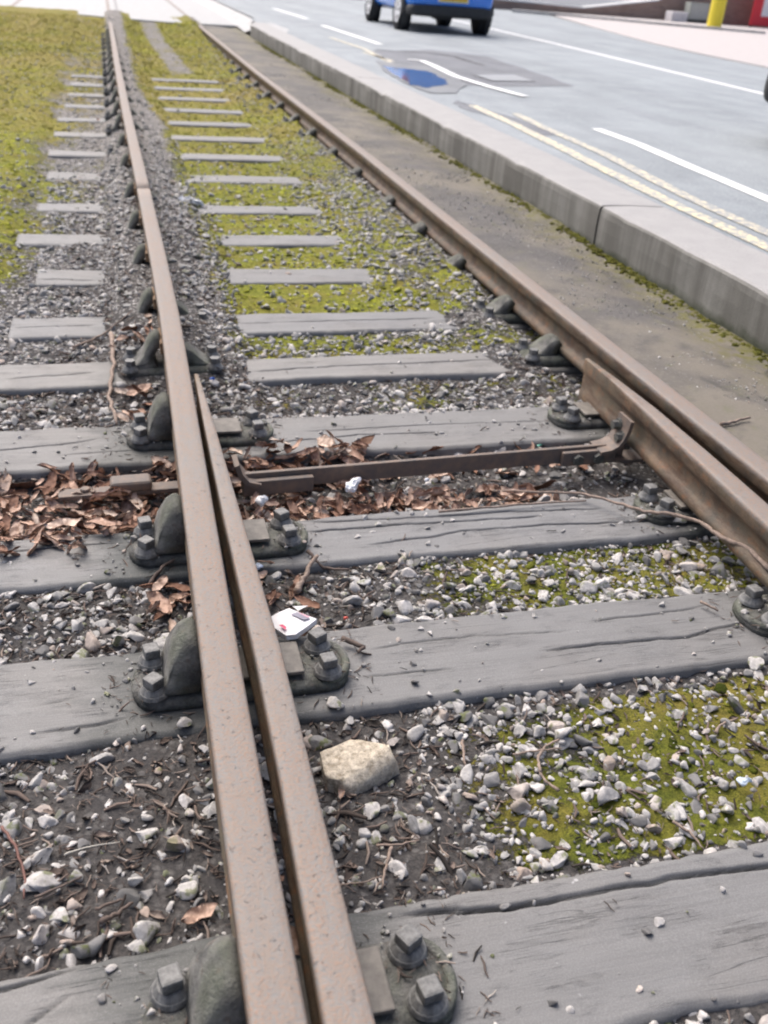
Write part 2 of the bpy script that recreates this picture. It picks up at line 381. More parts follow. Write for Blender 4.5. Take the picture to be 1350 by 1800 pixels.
# ---------------------------------------------------------------- layout numbers (metres; z = 0 is the rail top)
SL = [(.65, .915), (1.36, 1.63), (1.885, 2.115), (2.48, 2.755), (3.06, 3.28), (3.545, 3.785), (4.19, 4.42), (4.85, 5.06),
      (5.55, 5.75), (6.41, 6.64), (7.19, 7.40), (8.0, 8.21), (8.77, 8.98), (9.57, 9.78), (10.38, 10.6), (11.22, 11.44), (12.02, 12.24)]
ZS = -.19
def in_sleeper(x, y, pad=0.0):
    r = np.zeros(np.shape(x), bool)
    for a, b in SL: r |= (y > a-pad) & (y < b+pad) & (np.abs(x) < 1.3+pad)
    return r
def ground_h(x, y):
    x = np.asarray(x, float); y = np.asarray(y, float)
    n = fbm(x, y, 5, 4, 1)-.5
    h = -.2085+.0165*ss(2.6, 4.4, y)+n*.024
    h = h+(fbm(x, y, 28, 3, 5)-.5)*.012
    # trench for the stretcher bar
    h = h-.040*ss(2.10, 2.20, y)*(1-ss(2.42, 2.50, y))
    ax = np.abs(x)
    # ballast creeps over the timber beside the rails farther on
    c = ss(3.3, 4.6, y)
    xe = .24+.22*(1-ss(3.4, 4.2, y))+.16*(fbm(x, y, 2.6, 3, 15)-.5)
    h = h+ss(2.85, 3.3, y)*.026*ss(xe, xe+.12, x)*(1-ss(.66, .72, x))
    h = h+ss(2.85, 3.3, y)*.026*(1-ss(-.50, -.40, x+.14*(fbm(x, y, 2.8, 3, 16)-.5)))*ss(-1.0, -.86, x+.12*(fbm(x, y, 2.8, 3, 17)-.5))
    for s_ in (-1, 1): h = h+(.050*ss(2.85, 3.5, y)*(s_ < 0)+.040*ss(3.2, 4.4, y)*(s_ > 0))*(1-ss(.07, .24, np.abs(x-s_*.7525)))
    h = h+.012*ss(.42, .5, ax)*(1-ss(.60, .68, ax))*ss(2.75, 3.2, y)
    h = h+ss(4.5, 6.5, y)*.020*(1-ss(-1.15, -1.02, x))*0
    h = h+ss(3.7, 4.5, y)*.035*(1-ss(-1.48, -1.33, x))
    h = h+ss(5, 8, y)*.004*(1-ss(-1.12, -.95, x))
    h = h+ss(12.6, 14.5, y)*.030
    h = h+ss(17.0, 20.0, y)*.13
    h = h-.05*ss(.70, .76, x)*0
    return h
def moss_f(x, y):
    x = np.asarray(x, float); y = np.asarray(y, float)
    m = np.zeros(np.broadcast(x, y).shape)
    xl_ = -.62-.12*ss(8.5, 11, y); cen = ss(xl_, xl_+.22, x)*(1-ss(.68, .72, x))
    near = (1-ss(.6, .68, y))*.35*ss(-.1, .3, x)
    m1 = ss(.9, .95, y)*(1-ss(1.3, 1.36, y))*(.50+.36*ss(-.2, .3, x))*ss(-.45, -.25, x)
    m2 = ss(1.62, 1.66, y)*(1-ss(1.86, 1.9, y))*(.46+.42*ss(-.25, .1, x))*ss(-.35, -.15, x)*(1-.3*ss(.5, .6, x))
    m3 = ss(2.75, 2.8, y)*(1-ss(3.02, 3.06, y))*.30
    m4 = ss(3.26, 3.3, y)*(1-ss(3.5, 3.6, y))*.55
    m5 = ss(3.5, 3.8, y)*(.83-.30*ss(.28, .45, x)*(1-ss(6.5, 9, y)))
    m = cen*(near+m1+m2+m3+m4+m5)
    left = (1-ss(-1.62, -1.05, x+.25*(fbm(x, y, 2.2, 3, 41)-.5)))*ss(3.2, 4.8, y)*np.clip(.35+1.15*fbm(x, y, 1.1, 3, 61), .3, .95)
    left = left+(1-ss(-.98, -.88, x))*ss(-1.40, -1.14, x)*(.30*ss(4.5, 6, y)+.25*ss(8, 12, y))
    left = left+(1-ss(-.98, -.85, x))*ss(13.5, 16, y)*.3
    m = m+left*(x < -.8)
    m = m*(1-.62*ss(12.2, 13.5, y)*(1-ss(.08, .22, np.abs(x+.02+.02*(y-12)))))
    m = m+(x > .72)*.3
    return np.clip(m*(.72+.56*fbm(x, y, 3.2, 3, 9)), 0, 1)
def brown_f(x, y):
    return np.clip(ss(6.0, 10, y)*(-.1+1.5*fbm(x, y, 1.9, 3, 4))*(1-.4*ss(13, 16, y)*(x > -.8)), 0, 1)
def bright_f(x, y): return np.clip(.12+.80*ss(1.9, 4.2, y)+.3*(x < -1)*(1-ss(7, 10, y)), 0, 1.15)
def grit_f(x, y):
    return np.clip(.05+.95*ss(2.0, 4.5, y)+.2*fbm(x, y, 4, 2, 2), 0, 1)

# ---------------------------------------------------------------- setting
def flat(name, pts, z, mat, parent=None):
    return mesh_obj(name, [(p[0], p[1], z if len(p) == 2 else p[2]) for p in pts], [tuple(range(len(pts)))], mat, parent)
struct(flat('ground', [(-700, -500), (900, -500), (900, 1200), (-700, 1200)], -.42, m_simple('dull_earth', (.20, .19, .15), .95, .2, .4)))
# ballast bed
xs = np.concatenate([-1.5-np.geomspace(.06, 9, 46)[::-1], np.arange(-1.5, .90, .016), [.95, 1.1, 1.44]])
ys = [-1.2]
while ys[-1] < .3: ys.append(ys[-1]+.1)
while ys[-1] < 21.6: ys.append(ys[-1]+max(.013, .0058*ys[-1]))
ys = np.array(ys)
X, Y = np.meshgrid(xs, ys)
Z = ground_h(X, Y)
Z = np.where(X > .80, np.minimum(Z, -.15), Z)
Z = Z-.10*ss(19.9, 20.3, Y-.25*(-X))*0
nx, ny = len(xs), len(ys)
V = np.stack([X, Y, Z], -1).reshape(-1, 3)
I = np.arange(nx*ny).reshape(ny, nx)
F = np.stack([I[:-1, :-1], I[:-1, 1:], I[1:, 1:], I[1:, :-1]], -1).reshape(-1, 4)
def fast_mesh(name, V, F, mat, attrs=None, smooth=True):
    k = F.shape[1]; me = bpy.data.meshes.new(name)
    me.vertices.add(len(V)); me.vertices.foreach_set('co', V.astype(np.float32).ravel())
    me.loops.add(F.size); me.loops.foreach_set('vertex_index', F.astype(np.int32).ravel())
    me.polygons.add(len(F)); me.polygons.foreach_set('loop_start', np.arange(0, F.size, k, dtype=np.int32))
    me.polygons.foreach_set('loop_total', np.full(len(F), k, np.int32))
    me.polygons.foreach_set('use_smooth', np.full(len(F), smooth))
    me.update(calc_edges=True)
    for n, a in (attrs or {}).items():
        if a.ndim == 2:
            t = me.attributes.new(n, 'FLOAT_COLOR', 'POINT'); t.data.foreach_set('color', np.c_[a, np.ones(len(a))].astype(np.float32).ravel())
        else:
            t = me.attributes.new(n, 'FLOAT', 'POINT'); t.data.foreach_set('value', a.astype(np.float32).ravel())
    me.materials.append(mat)
    o = bpy.data.objects.new(name, me); C.objects.link(o); return o
g = fast_mesh('ballast_bed', V, F, MG, {'moss': moss_f(X, Y).ravel(), 'brown': brown_f(X, Y).ravel(), 'grit': grit_f(X, Y).ravel(), 'bright': bright_f(X, Y).ravel(), 'brown2': ss(3.5, 9, Y).ravel()})
struct(g)
# tarmac strip between right rail and kerb, flush with the rail head
xs2 = np.array([.797, .80, .805]+list(np.linspace(.82, 1.47, 30)))
ys2 = np.concatenate([np.arange(-2, 0, .2), np.arange(0, 20.3, .06)])
X2, Y2 = np.meshgrid(xs2, ys2)
Z2 = -.030+(fbm(X2, Y2, 3, 4, 11)-.5)*.022+(fbm(X2, Y2, 18, 3, 14)-.5)*.006
Z2 -= ss(1.0, 1.42, X2)*(.022+.028*(1-ss(3.0, 5.0, Y2)))
Z2[:, 0] = -.26; Z2[:, 1] -= .012
Z2 += .012*ss(1.30, 1.44, X2)*fbm(X2, Y2, 6, 3, 20)*1.6
I = np.arange(X2.size).reshape(X2.shape)
F2 = np.stack([I[:-1, :-1], I[:-1, 1:], I[1:, 1:], I[1:, :-1]], -1).reshape(-1, 4)
struct(fast_mesh('tarmac_strip', np.stack([X2, Y2, Z2], -1).reshape(-1, 3), F2, MSTRIP))
# road
ZR = .13
road = flat('road', [(1.70, -12), (9.2, -12), (9.3, 6), P(1350, 120, ZR)[:2], P(1250, 100, ZR)[:2], P(1150, 78, ZR)[:2], P(1040, 48, ZR)[:2],
             (14.3, 36), (16, 60), (16, 160), (1.83, 160), (1.83, 20.1), (1.70, 19.9)], ZR, MROAD)
struct(road)
def strip(name, pts, wd, z, mat, parent=None, step=.35, jag=.0):
    pts = [Vector((p[0], p[1])) for p in pts]; q = [pts[0]]
    for a, b in zip(pts[:-1], pts[1:]):
        n = max(1, int((b-a).length/step))
        for i in range(1, n+1): q.append(a.lerp(b, i/n))
    V = []
    for i, p in enumerate(q):
        d = (q[min(i+1, len(q)-1)]-q[max(i-1, 0)]).normalized(); nrm = Vector((-d.y, d.x))
        w2 = wd/2 if not hasattr(wd, '__call__') else wd(i/(len(q)-1))/2
        for s in (-1, 1):
            j = (random.random()-.5)*jag
            r = p+nrm*(s*w2+j); V.append((r.x, r.y, z))
    F = [(2*i, 2*i+1, 2*i+3, 2*i+2) for i in range(len(q)-1)]
    return mesh_obj(name, V, F, mat, parent)
def PP(l, z=ZR): return [P(a, b, z)[:2] for a, b in l]
strip('white_line', PP([(717, 105), (742, 108), (765, 118), (802, 136), (860, 154), (923, 171)]), .10, ZR+.0105, MWL, road, jag=.006)
e1 = PP([(1048, 227), (1120, 253), (1200, 288), (1350, 351)]); e1.append((2.5, 3.0)); 
strip('white_line', e1, .10, ZR+.004, MWL, road, jag=.006)
strip('white_line', PP([(480, 15), (540, 33)]), .11, ZR+.004, MWL, road)
strip('white_line', PP([(567, 45), (668, 78)]), .11, ZR+.004, MWL, road)
strip('white_line', [(3.0, 30), (3.05, 34)], .11, ZR+.004, MWL, road)
strip('white_line', [(6.2, 4.5)]+PP([(1340, 165), (1100, 107), (980, 78), (860, 50)])+[(7.6, 30), (9, 60)], .12, ZR+.004, MWL, road, jag=.006)
strip('yellow_line', [(1.86, 1.0)]+PP([(1350, 435), (1200, 367), (1060, 297), (900, 217), (830, 186)]), .095, ZR+.004, MYL, road, jag=.012)
strip('yellow_line', PP([(745, 150), (700, 118), (640, 86), (580, 66)]), .075, ZR+.004, MYL, road, jag=.012)
strip('yellow_line', [(2.10, 1.0)]+PP([(1350, 411), (1200, 343), (1067, 274), (960, 226), (905, 200)]), .085, ZR+.004, m_paint('worn_yellow_paint', (.74, .66, .44), .9, (.30, .31, .31)), road, jag=.012)
strip('yellow_line', PP([(690, 108), (640, 92)]), .065, ZR+.004, MYL, road, jag=.012)
# dark repaired patch and iron cover in the road
def blob(name, pts, z, mat, parent=None, n=7, amp=.03):
    V = []
    for i in range(len(pts)):
        a, b = Vector(pts[i][:2]), Vector(pts[(i+1) % len(pts)][:2])
        for k in range(n):
            p = a.lerp(b, k/n); d = (b-a).normalized(); nr = Vector((-d.y, d.x))
            p += nr*(random.random()-.5)*amp*2; V.append((p.x, p.y, z))
    return mesh_obj(name, V, [tuple(range(len(V)))], mat, parent)
MPATCH = m_tarmac('patched_asphalt', (.145, .155, .172), (.20, .21, .228), .75, .25)
blob('road_patch', PP([(650, 90), (760, 88), (860, 100), (1012, 152), (900, 152), (790, 150), (760, 122), (690, 112)]), ZR+.002, MPATCH, road)
blob('broken_edge', PP([(800, 176), (900, 205), (985, 236), (960, 240), (880, 212), (800, 186)]), ZR+.0025, MPATCH, road)
def crackline(pts, wd):
    q = PP(pts)
    strip('road_crack', q, wd, ZR+.0055, m_simple('crack_dirt', (.05, .05, .055), .9), road, step=.12, jag=.06)
crackline([(660, 88), (745, 93), (800, 100), (850, 116)], .05)
cov = empty('drain_cover'); cov.location = (0, 0, 0)
tag(cov, 'pale rectangular iron cover set in the dark road patch', 'drain cover')
q = PP([(834, 133), (903, 132), (938, 144), (866, 143)])
flat('cover_plate', q, ZR+.009, m_simple('pale_iron', (.27, .29, .31), .6, .1, 30), cov)
cxy = Vector(q[0]).lerp(Vector(q[2]), .5)
flat('frame', [tuple(cxy+(Vector(a)-cxy)*1.08) for a in q], ZR+.0062, m_simple('cover_frame', (.10, .10, .11), .6), cov)
# puddle in the pothole
mw = N('puddle_water'); mw.out((.13, .18, .25), .06, mw.bump(mw.noise(5, 2, .4), .0006, .3), spec=1.0)  # blue-grey base colour stands in for part of the bright reflection
mw.b.inputs['IOR'].default_value = 1.6
blob('pothole_rim', PP([(662, 108), (712, 114), (775, 119), (800, 132), (820, 150), (800, 165), (755, 165), (700, 140), (672, 124)]), ZR+.0065, m_tarmac('wet_asphalt', (.17, .18, .195), (.22, .235, .25), .7, .25), road, amp=.02)
pud = blob('puddle', PP([(672, 117), (705, 121), (755, 127), (782, 141), (786, 150), (750, 156), (722, 150), (697, 134)]), ZR+.0085, mw.m, amp=.018)
struct(pud)
# crossing slab
MGR = m_simple('flangeway_grey', (.30, .30, .30), .8)  # flat grey strip laid on the slab to draw the groove
front = [(-9.0, 27.0), P(0, 12, -.01)[:2], P(185, 30, -.01)[:2], P(345, 43, -.01)[:2], (.86, 19.95), (1.47, 20.0)]
V = []; 
for i, (x, y) in enumerate(front):
    z = -.006
    V += [(x, y, -.30), (x, y, z), (x*1.0 if x > -5 else -9, 60, z)]
F = []
for i in range(len(front)-1):
    a, b = 3*i, 3*i+3; F += [(a, b, b+1, a+1), (a+1, b+1, b+2, a+2)]
crs = struct(mesh_obj('level_crossing', V, F, MCROSS))
flat('crossing_apron', [(1.445, 18.62, -.024), (1.92, 18.62, .128), (1.92, 20.0, ZR+.003), (1.47, 20.0, -.006)], 0, MCROSS, crs)
flat('crossing_apron', [(1.47, 20.0, -.006), (1.92, 20.0, ZR+.003), (1.92, 60, ZR+.003), (1.47, 60, -.006)], 0, MCROSS, crs)
flat('crossing_apron', [(1.795, 16.2), (2.02, 17.3), (1.925, 20.0), (1.92, 18.62), (1.80, 18.60)], ZR+.0045, MCROSS, crs)
for s in (-1, 1):
    a, b = sorted((s*.655, s*.715))
    flat('flangeway', [(a, 20.9 if s < 0 else 20.2), (b, 20.9 if s < 0 else 20.2), (b, 59), (a, 59)], -.0035, MGR, crs)
# far pavement, behind a kerb
fk = [(9.4, -12), (9.5, 6)]+PP([(1350, 120), (1250, 100), (1150, 78), (1040, 48)])+[(14.5, 36), (16.3, 60), (16.3, 160)]
V = []
for x, y in fk: V += [(x, y, ZR-.02), (x, y, ZR+.022), (x+.14, y, ZR+.03), (60, y if y < 100 else 160, ZR+.03)]
F = []
for i in range(len(fk)-1):
    a, b = 4*i, 4*i+4; F += [(a, b, b+1, a+1), (a+1, b+1, b+2, a+2), (a+2, b+2, b+3, a+3)]
struct(mesh_obj('pavement', V, F, MPAVE))

# ---------------------------------------------------------------- kerb blocks
def kerb(y0, y1, label, end_round=0):
    n = max(2, int((y1-y0)/.09)); prof = [(1.44, -.16), (1.44, -.05), (1.438, .04), (1.439, .10), (1.440, .128), (1.445, .139), (1.458, .1445), (1.50, .146), (1.60, .146), (1.70, .145), (1.79, .143), (1.80, .10)]
    V = []; F = []; m = len(prof)
    for i in range(n+1):
        y = y0+(y1-y0)*i/n
        for j, (x, z) in enumerate(prof):
            e = end_round*ss(y1-.9, y1, y) if end_round else 0
            d = (float(vn(y*4, j*.6, 1, 3))-.5)*.010
            ch = -.016*max(0, float(vn(y*7, 2, 1, 8))-.74)/.26 if j in (4, 5, 6) else 0
            yy = y+(.005 if i == 0 else -.005 if i == n else 0)*(1 if j < 8 else .3)
            V.append((x+d+e*.16*(1.8-x)/.36, yy, z+ch+d*.3))
    for i in range(n):
        for j in range(m-1): a = i*m+j; F.append((a, a+m, a+m+1, a+1))
    F.append(tuple(range(m))); F.append(tuple(range(n*m, n*m+m))[::-1])
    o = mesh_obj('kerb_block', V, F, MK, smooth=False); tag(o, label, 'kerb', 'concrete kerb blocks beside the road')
    return o
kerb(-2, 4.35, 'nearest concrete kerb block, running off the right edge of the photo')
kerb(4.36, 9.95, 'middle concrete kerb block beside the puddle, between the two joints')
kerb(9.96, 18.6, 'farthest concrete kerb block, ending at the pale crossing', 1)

# ---------------------------------------------------------------- rails
def rail_prof(w=.035, wl=None, web=.0095):
    wl = wl or w
    R = [(w*.45, 0), (w*.84, -.0006), (w*.91, -.0018), (w*.965, -.0045), (w*.99, -.0085), (w, -.014), (w*.99, -.036), (w*.80, -.047), (web*1.6, -.056), (web, -.066), (web, -.100), (web*1.8, -.109), (w*.85, -.118), (w*.93, -.127), (w*.85, -.141), (w*.6, -.145)]
    L = [(-x*wl/w, z) for x, z in R[::-1]]
    return R+L
def rail(name, stations, label, group, cat='rail', mat=MR):
    """stations: (y, xc, w, dz)"""
    V = []; F = []; m = None
    for y, xc, w_, dz in stations:
        pr = rail_prof(w_, web=min(.0095, w_*.3)); m = len(pr)
        for x, z in pr: V.append((xc+x, y, z+dz))
    k = len(stations)
    for i in range(k-1):
        for j in range(m):
            a, b = i*m+j, i*m+(j+1) % m; F.append((a, b, b+m, a+m))
    F.append(tuple(range(m))[::-1]); F.append(tuple(range((k-1)*m, k*m)))
    o = mesh_obj(name, V, F, mat, smooth=True)
    bm = bmesh.new(); bm.from_mesh(o.data); bmesh.ops.recalc_face_normals(bm, faces=bm.faces); bm.to_mesh(o.data); bm.free()
    return tag(o, label, cat, group)
# measured centre lines (the far end of the left rail drifts slightly)
def stn(xf, y0, y1, n): return [(y, xf(y), .035, 0) for y in np.linspace(y0, y1, n)]
xl = lambda y: float(np.interp(y, [0, 1.2, 2.2, 3.2, 4.0, 5.5, 8.5, 12, 19.7, 60], [-.7550, -.7525, -.742, -.732, -.736, -.751, -.785, -.81, -.845, -1.0]))
xr = lambda y: float(np.interp(y, [0, 2.0, 4.5, 6.5, 11.5, 20, 60], [.7525, .7525, .755, .762, .715, .715, .72]))
rail('rail', stn(xl, -1.2, 5.297, 33), 'near length of the left running rail, brown and worn, below the rail joint', 'running rails')
rail('rail', stn(xl, 5.303, 58, 264), 'far length of the left running rail, above the joint and into the crossing', 'running rails')
rail('rail', stn(xr, -1.2, 58, 296), 'right running rail beside the tarmac strip', 'running rails')
bl = [(-1.2, -.672, .034, 0), (.3, -.672, .033, 0), (.66, -.6705, .031, 0), (1.04, -.666, .0265, 0), (1.35, -.665, .0255, 0), (1.85, -.6735, .021, -.001), (2.3, -.679, .015, -.004), (2.6, -.682, .009, -.010), (2.72, -.683, .006, -.016)]
rail('switch_blade', bl, 'left switch blade lying closed against the left rail, brown with a narrow dark gap', 'switch blades', 'switch blade')
br = [(-1.2, .555, .034, 0), (1.0, .585, .034, 0), (1.61, .606, .034, 0), (1.8, .612, .033, 0), (2.0, .620, .0315, -.001), (2.3, .632, .024, -.004), (2.55, .640, .015, -.012), (2.76, .645, .008, -.022)]
rail('switch_blade', br, 'right switch blade standing open with a dark gap beside the right rail', 'switch blades', 'switch blade')
# rail of a second track sunk in the crossing
a = P(-40, 62, 0); b = P(34, 0, 0)
V, F = extrude_profile([(-.035, -.05), (.035, -.05), (.035, 0), (-.035, 0)], 0, 14)
o = mesh_obj('rail', V, F, MR); o.location = (P(4, 24, 0)[0], P(4, 24, 0)[1], 0); dv = Vector(P(34, 0, 0)[:2])-Vector(P(4, 24, 0)[:2])
o.rotation_euler = (0, 0, math.atan2(-dv.x, dv.y)); tag(o, 'rail of a second track sunk in the crossing at the top left corner', 'rail')

# ---------------------------------------------------------------- sleepers
ORD = ['nearest', 'second', 'third', 'fourth', 'fifth', 'sixth', 'seventh', 'eighth', 'ninth', 'tenth', 'eleventh', 'twelfth', 'thirteenth', 'fourteenth', 'fifteenth', 'sixteenth', 'seventeenth']
SEEN = ['broad smooth grey timber split by one long dark crack, at the bottom of the photo', 'broad grey timber just in front of the crumpled cigarette packet',
        'grey timber with several long cracks, just in front of the stretcher bar', 'ridged grey timber just behind the stretcher bar, with pebbles on top',
        'grey timber with a thin crack, just behind the tips of the switch blades', 'thin grey timber sixth from the camera, moss on its near side']
# cracks: list of polylines in (x, y) world with width and depth
CR = {0: [([(-.52, .893), (-.34, .872), (-.06, .868), (.13, .858), (.5, .85), (.7, .86)], .0052, .014), ([(-1.3, .88), (-1.05, .895), (-.95, .915)], .004, .008), ([(-1.12, .80), (-1.0, .87)], .003, .006)],
      1: [([(.12, 1.555), (.36, 1.562), (.44, 1.57)], .003, .006), ([(-.03, 1.474), (.17, 1.47), (.32, 1.462), (.42, 1.482), (.5, 1.49)], .004, .010), ([(-1.10, 1.48), (-1.02, 1.492)], .003, .006), ([(-1.1, 1.405), (-.98, 1.41), (-.92, 1.42)], .004, .009),
          ([(-.42, 1.545), (-.2, 1.552), (.05, 1.53)], .0025, .005), ([(-.46, 1.46), (-.25, 1.448)], .0025, .005)],
      2: [([(-.44, 2.088), (-.2, 2.075), (.1, 2.07), (.39, 2.045)], .0035, .009), ([(-.47, 2.045), (-.21, 2.042), (.03, 2.038), (.2, 2.03)], .004, .011), ([(-.32, 1.958), (-.14, 1.970), (-.05, 1.99), (.2, 1.985), (.5, 1.96)], .004, .010),
          ([(-1.3, 2.05), (-1.0, 2.06), (-.9, 2.05)], .003, .006)],
      3: [([(-.45, 2.57), (-.2, 2.60), (.1, 2.585)], .004, .008), ([(-.35, 2.64), (.1, 2.65), (.5, 2.63)], .0035, .006), ([(-1.3, 2.61), (-1.1, 2.63), (-.98, 2.66)], .004, .009), ([(-1.1, 2.56), (-.85, 2.57)], .003, .006)],
      4: [([(-.45, 3.15), (-.1, 3.17), (.2, 3.18), (.5, 3.19)], .005, .010), ([(-1.28, 3.15), (-1.0, 3.18)], .005, .010)],
      5: [([(-.45, 3.655), (-.1, 3.67), (.4, 3.68)], .005, .008), ([(-1.3, 3.66), (-1.0, 3.67)], .005, .010)], 6: [([(-1.25, 4.27), (-1.0, 4.25)], .006, .01)]}
for i, (y0, y1) in enumerate(SL):
    wd = y1-y0; yc = (y0+y1)/2; L = 1.32+random.uniform(-.02, .02)
    if i in (6, 7): L = 1.25 if i == 6 else 1.38
    nx_, nv = ((330, 90) if i < 4 else (200, 44) if i < 7 else (90, 14))
    u = np.linspace(-L, L, nx_); v = np.linspace(-.5, .5, nv)
    U, Vv = np.meshgrid(u, v, indexing='ij')
    e0 = (fbm(u, u*0+i*3.3, 6, 4, i)-.5)*.022+(fbm(u, u*0+i, 40, 2, i)-.5)*.006
    e1 = (fbm(u, u*0+i*5.1, 6, 4, i+40)-.5)*.022+(fbm(u, u*0+i, 40, 2, i+9)-.5)*.006
    Yl = Vv*wd+e0[:, None]*(.5-Vv)+e1[:, None]*(.5+Vv)
    Zl = (fbm(U, Yl, 1, 1, i)*0)+(fbm(U*1.2+i, Yl*34, 1, 4, i)-.5)*.0018+(fbm(U, Yl, 4, 3, i+3)-.5)*.007
    Zl -= .010*np.clip((np.abs(Vv)-.44)/.06, 0, 1)**2
    # one timber is sunk lower towards its ends
    crk = np.zeros_like(Zl)
    for pts, cw, cdp in CR.get(i, []):
        px_ = np.array([p[0] for p in pts]); py_ = np.array([p[1] for p in pts])-yc
        yy = np.interp(u, px_, py_)+(fbm(u, u*0, 22, 3, i+int(cw*1e5) % 91)-.5)*.010
        fade = ss(px_[0]-.02, px_[0]+.06, u)*(1-ss(px_[-1]-.06, px_[-1]+.02, u))*(.45+.9*fbm(u, u*0, 9, 2, 77+i))
        gq = np.exp(-((Yl-yy[:, None])/(cw*.75))**2)*fade[:, None]
        Zl -= cdp*gq; crk = np.maximum(crk, np.clip(gq*1.25, 0, 1))
    tilt = [0, 0, 0, 0, 0, 0, 0, 0][i] if i < 8 else 0
    n0 = nx_*nv; I = np.arange(n0).reshape(nx_, nv)
    V = np.stack([U, Yl, Zl], -1).reshape(-1, 3); F = np.stack([I[:-1, :-1], I[1:, :-1], I[1:, 1:], I[:-1, 1:]], -1).reshape(-1, 4)
    ring = np.concatenate([I[:, 0], I[-1, 1:], I[-2::-1, -1], I[0, -2:0:-1]])
    low = V[ring].copy(); low[:, 2] = -.13; V = np.vstack([V, low]); k = len(ring)
    a = np.arange(k); F = np.vstack([F, np.stack([ring[a], n0+a, n0+(a+1) % k, ring[(a+1) % k]], -1)])
    stn_ = np.full(len(V), 1.0 if i < 4 else .6 if i < 7 else .3)
    o = fast_mesh('sleeper', V, F, MW, {'crack': np.concatenate([crk.ravel(), np.zeros(k)]), 'stain': stn_})
    o.location = (0, yc, ZS+(.004 if i > 3 else 0)+(.006 if i > 5 else 0)+(.005 if i > 9 else 0))
    lab = SEEN[i] if i < len(SEEN) else f'weathered grey timber among moss, {ORD[i]} sleeper counted from the camera'
    tag(o, lab, 'sleeper', 'wooden sleepers across the track')

# ---------------------------------------------------------------- chairs
def jaw_mesh(tall=True, wid=.11, sgn=-1, solid=False):
    """curved claw rising from the base to the rail web; sgn -1 = on the field side"""
    zt = .150 if tall else .085
    outer = [(.150, .030), (.118, .048), (.098, .075), (.088, .105), (.076, .132), (.062, zt-.004), (.050, zt)]
    inner = [(.040, zt-.006), (.038, zt-.030), (.052, .100), (.062, .080), (.064, .060), (.058, .042), (.050, .030)]
    if not tall:
        outer = [(.140, .030), (.112, .042), (.092, .060), (.074, .080), (.056, .094), (.044, .098)]
        inner = [(.030, .094), (.024, .080), (.030, .062), (.042, .045), (.044, .030)]
    if solid:
        outer = [(.104, .030), (.098, .050), (.090, .085), (.080, .115), (.068, .138), (.054, .148), (.044, .150)]
        inner = [(.034, .142), (.026, .118), (.026, .060), (.036, .030)]
    prof = [(sgn*x, z) for x, z in outer+inner]
    V = []; F = []; m = len(prof); n = 10
    for i in range(n+1):
        t = i/n*2-1
        for x, z in prof:
            # narrows upward, rounded shoulders
            f = 1-(.22 if solid else .40)*ss(.04, .16, z); zz = z if z < .05 else z-(abs(t)**2.6)*.020*ss(.05, .15, z)
            V.append((x, t*wid/2*f, zz))
    for i in range(n):
        for j in range(m): a, b = i*m+j, i*m+(j+1) % m; F.append((a, b, b+m, a+m))
    F.append(tuple(range(m))[::-1]); F.append(tuple(range(n*m, n*m+m)))
    return V, F
def base_bm(u0, u1, wy=.19, th=.044):
    bm = bmesh.new(); n = 10; pts = []
    for s, ue in ((-1, u0), (1, u1)):
        for k in range(n+1):
            a = math.pi*(k/n-.5)
            cx_ = ue-s*.06
            pts.append((cx_+s*.06*math.cos(a)**.7 if math.cos(a) > 0 else cx_, s*math.sin(a)*wy/2))
    lo = [bm.verts.new((x, y, .0)) for x, y in pts]
    mi = [bm.verts.new((x, y, th*.55)) for x, y in pts]
    hi = [bm.verts.new((x*.965, y*.93, th*.82)) for x, y in pts]
    h2 = [bm.verts.new((x*.90, y*.80, th)) for x, y in pts]
    N_ = len(pts)
    for A, B in ((lo, mi), (mi, hi), (hi, h2)):
        for k in range(N_): bm.faces.new((A[k], A[(k+1) % N_], B[(k+1) % N_], B[k]))
    bm.faces.new(h2); bm.faces.new(lo[::-1])
    return bm
def bolt(parent, u, v, sq=True, rot=.3):
    bm = bmesh.new()
    cyl(bm, (0, 0, 0), .031, .027, .009, 20, None, .002)
    cyl(bm, (0, 0, .009), .026, .019, .010, 18)
    M = Matrix.Rotation(rot, 4, 'Z')
    if sq: box(bm, -.0155, .0155, -.0155, .0155, .018, .040, .0045, 2, M)
    else: cyl(bm, (0, 0, .018), .019, .018, .020, 6, M)
    o = bm_obj('bolt', bm, MB, parent); o.location = (u, v, .026); return o
def slab_plate(parent, u0, u1, v0, v1, z0, z1):
    bm = bmesh.new(); box(bm, u0, u1, v0, v1, z0, z1, .003); return bm_obj('slide_plate', bm, MSLIDE, parent)
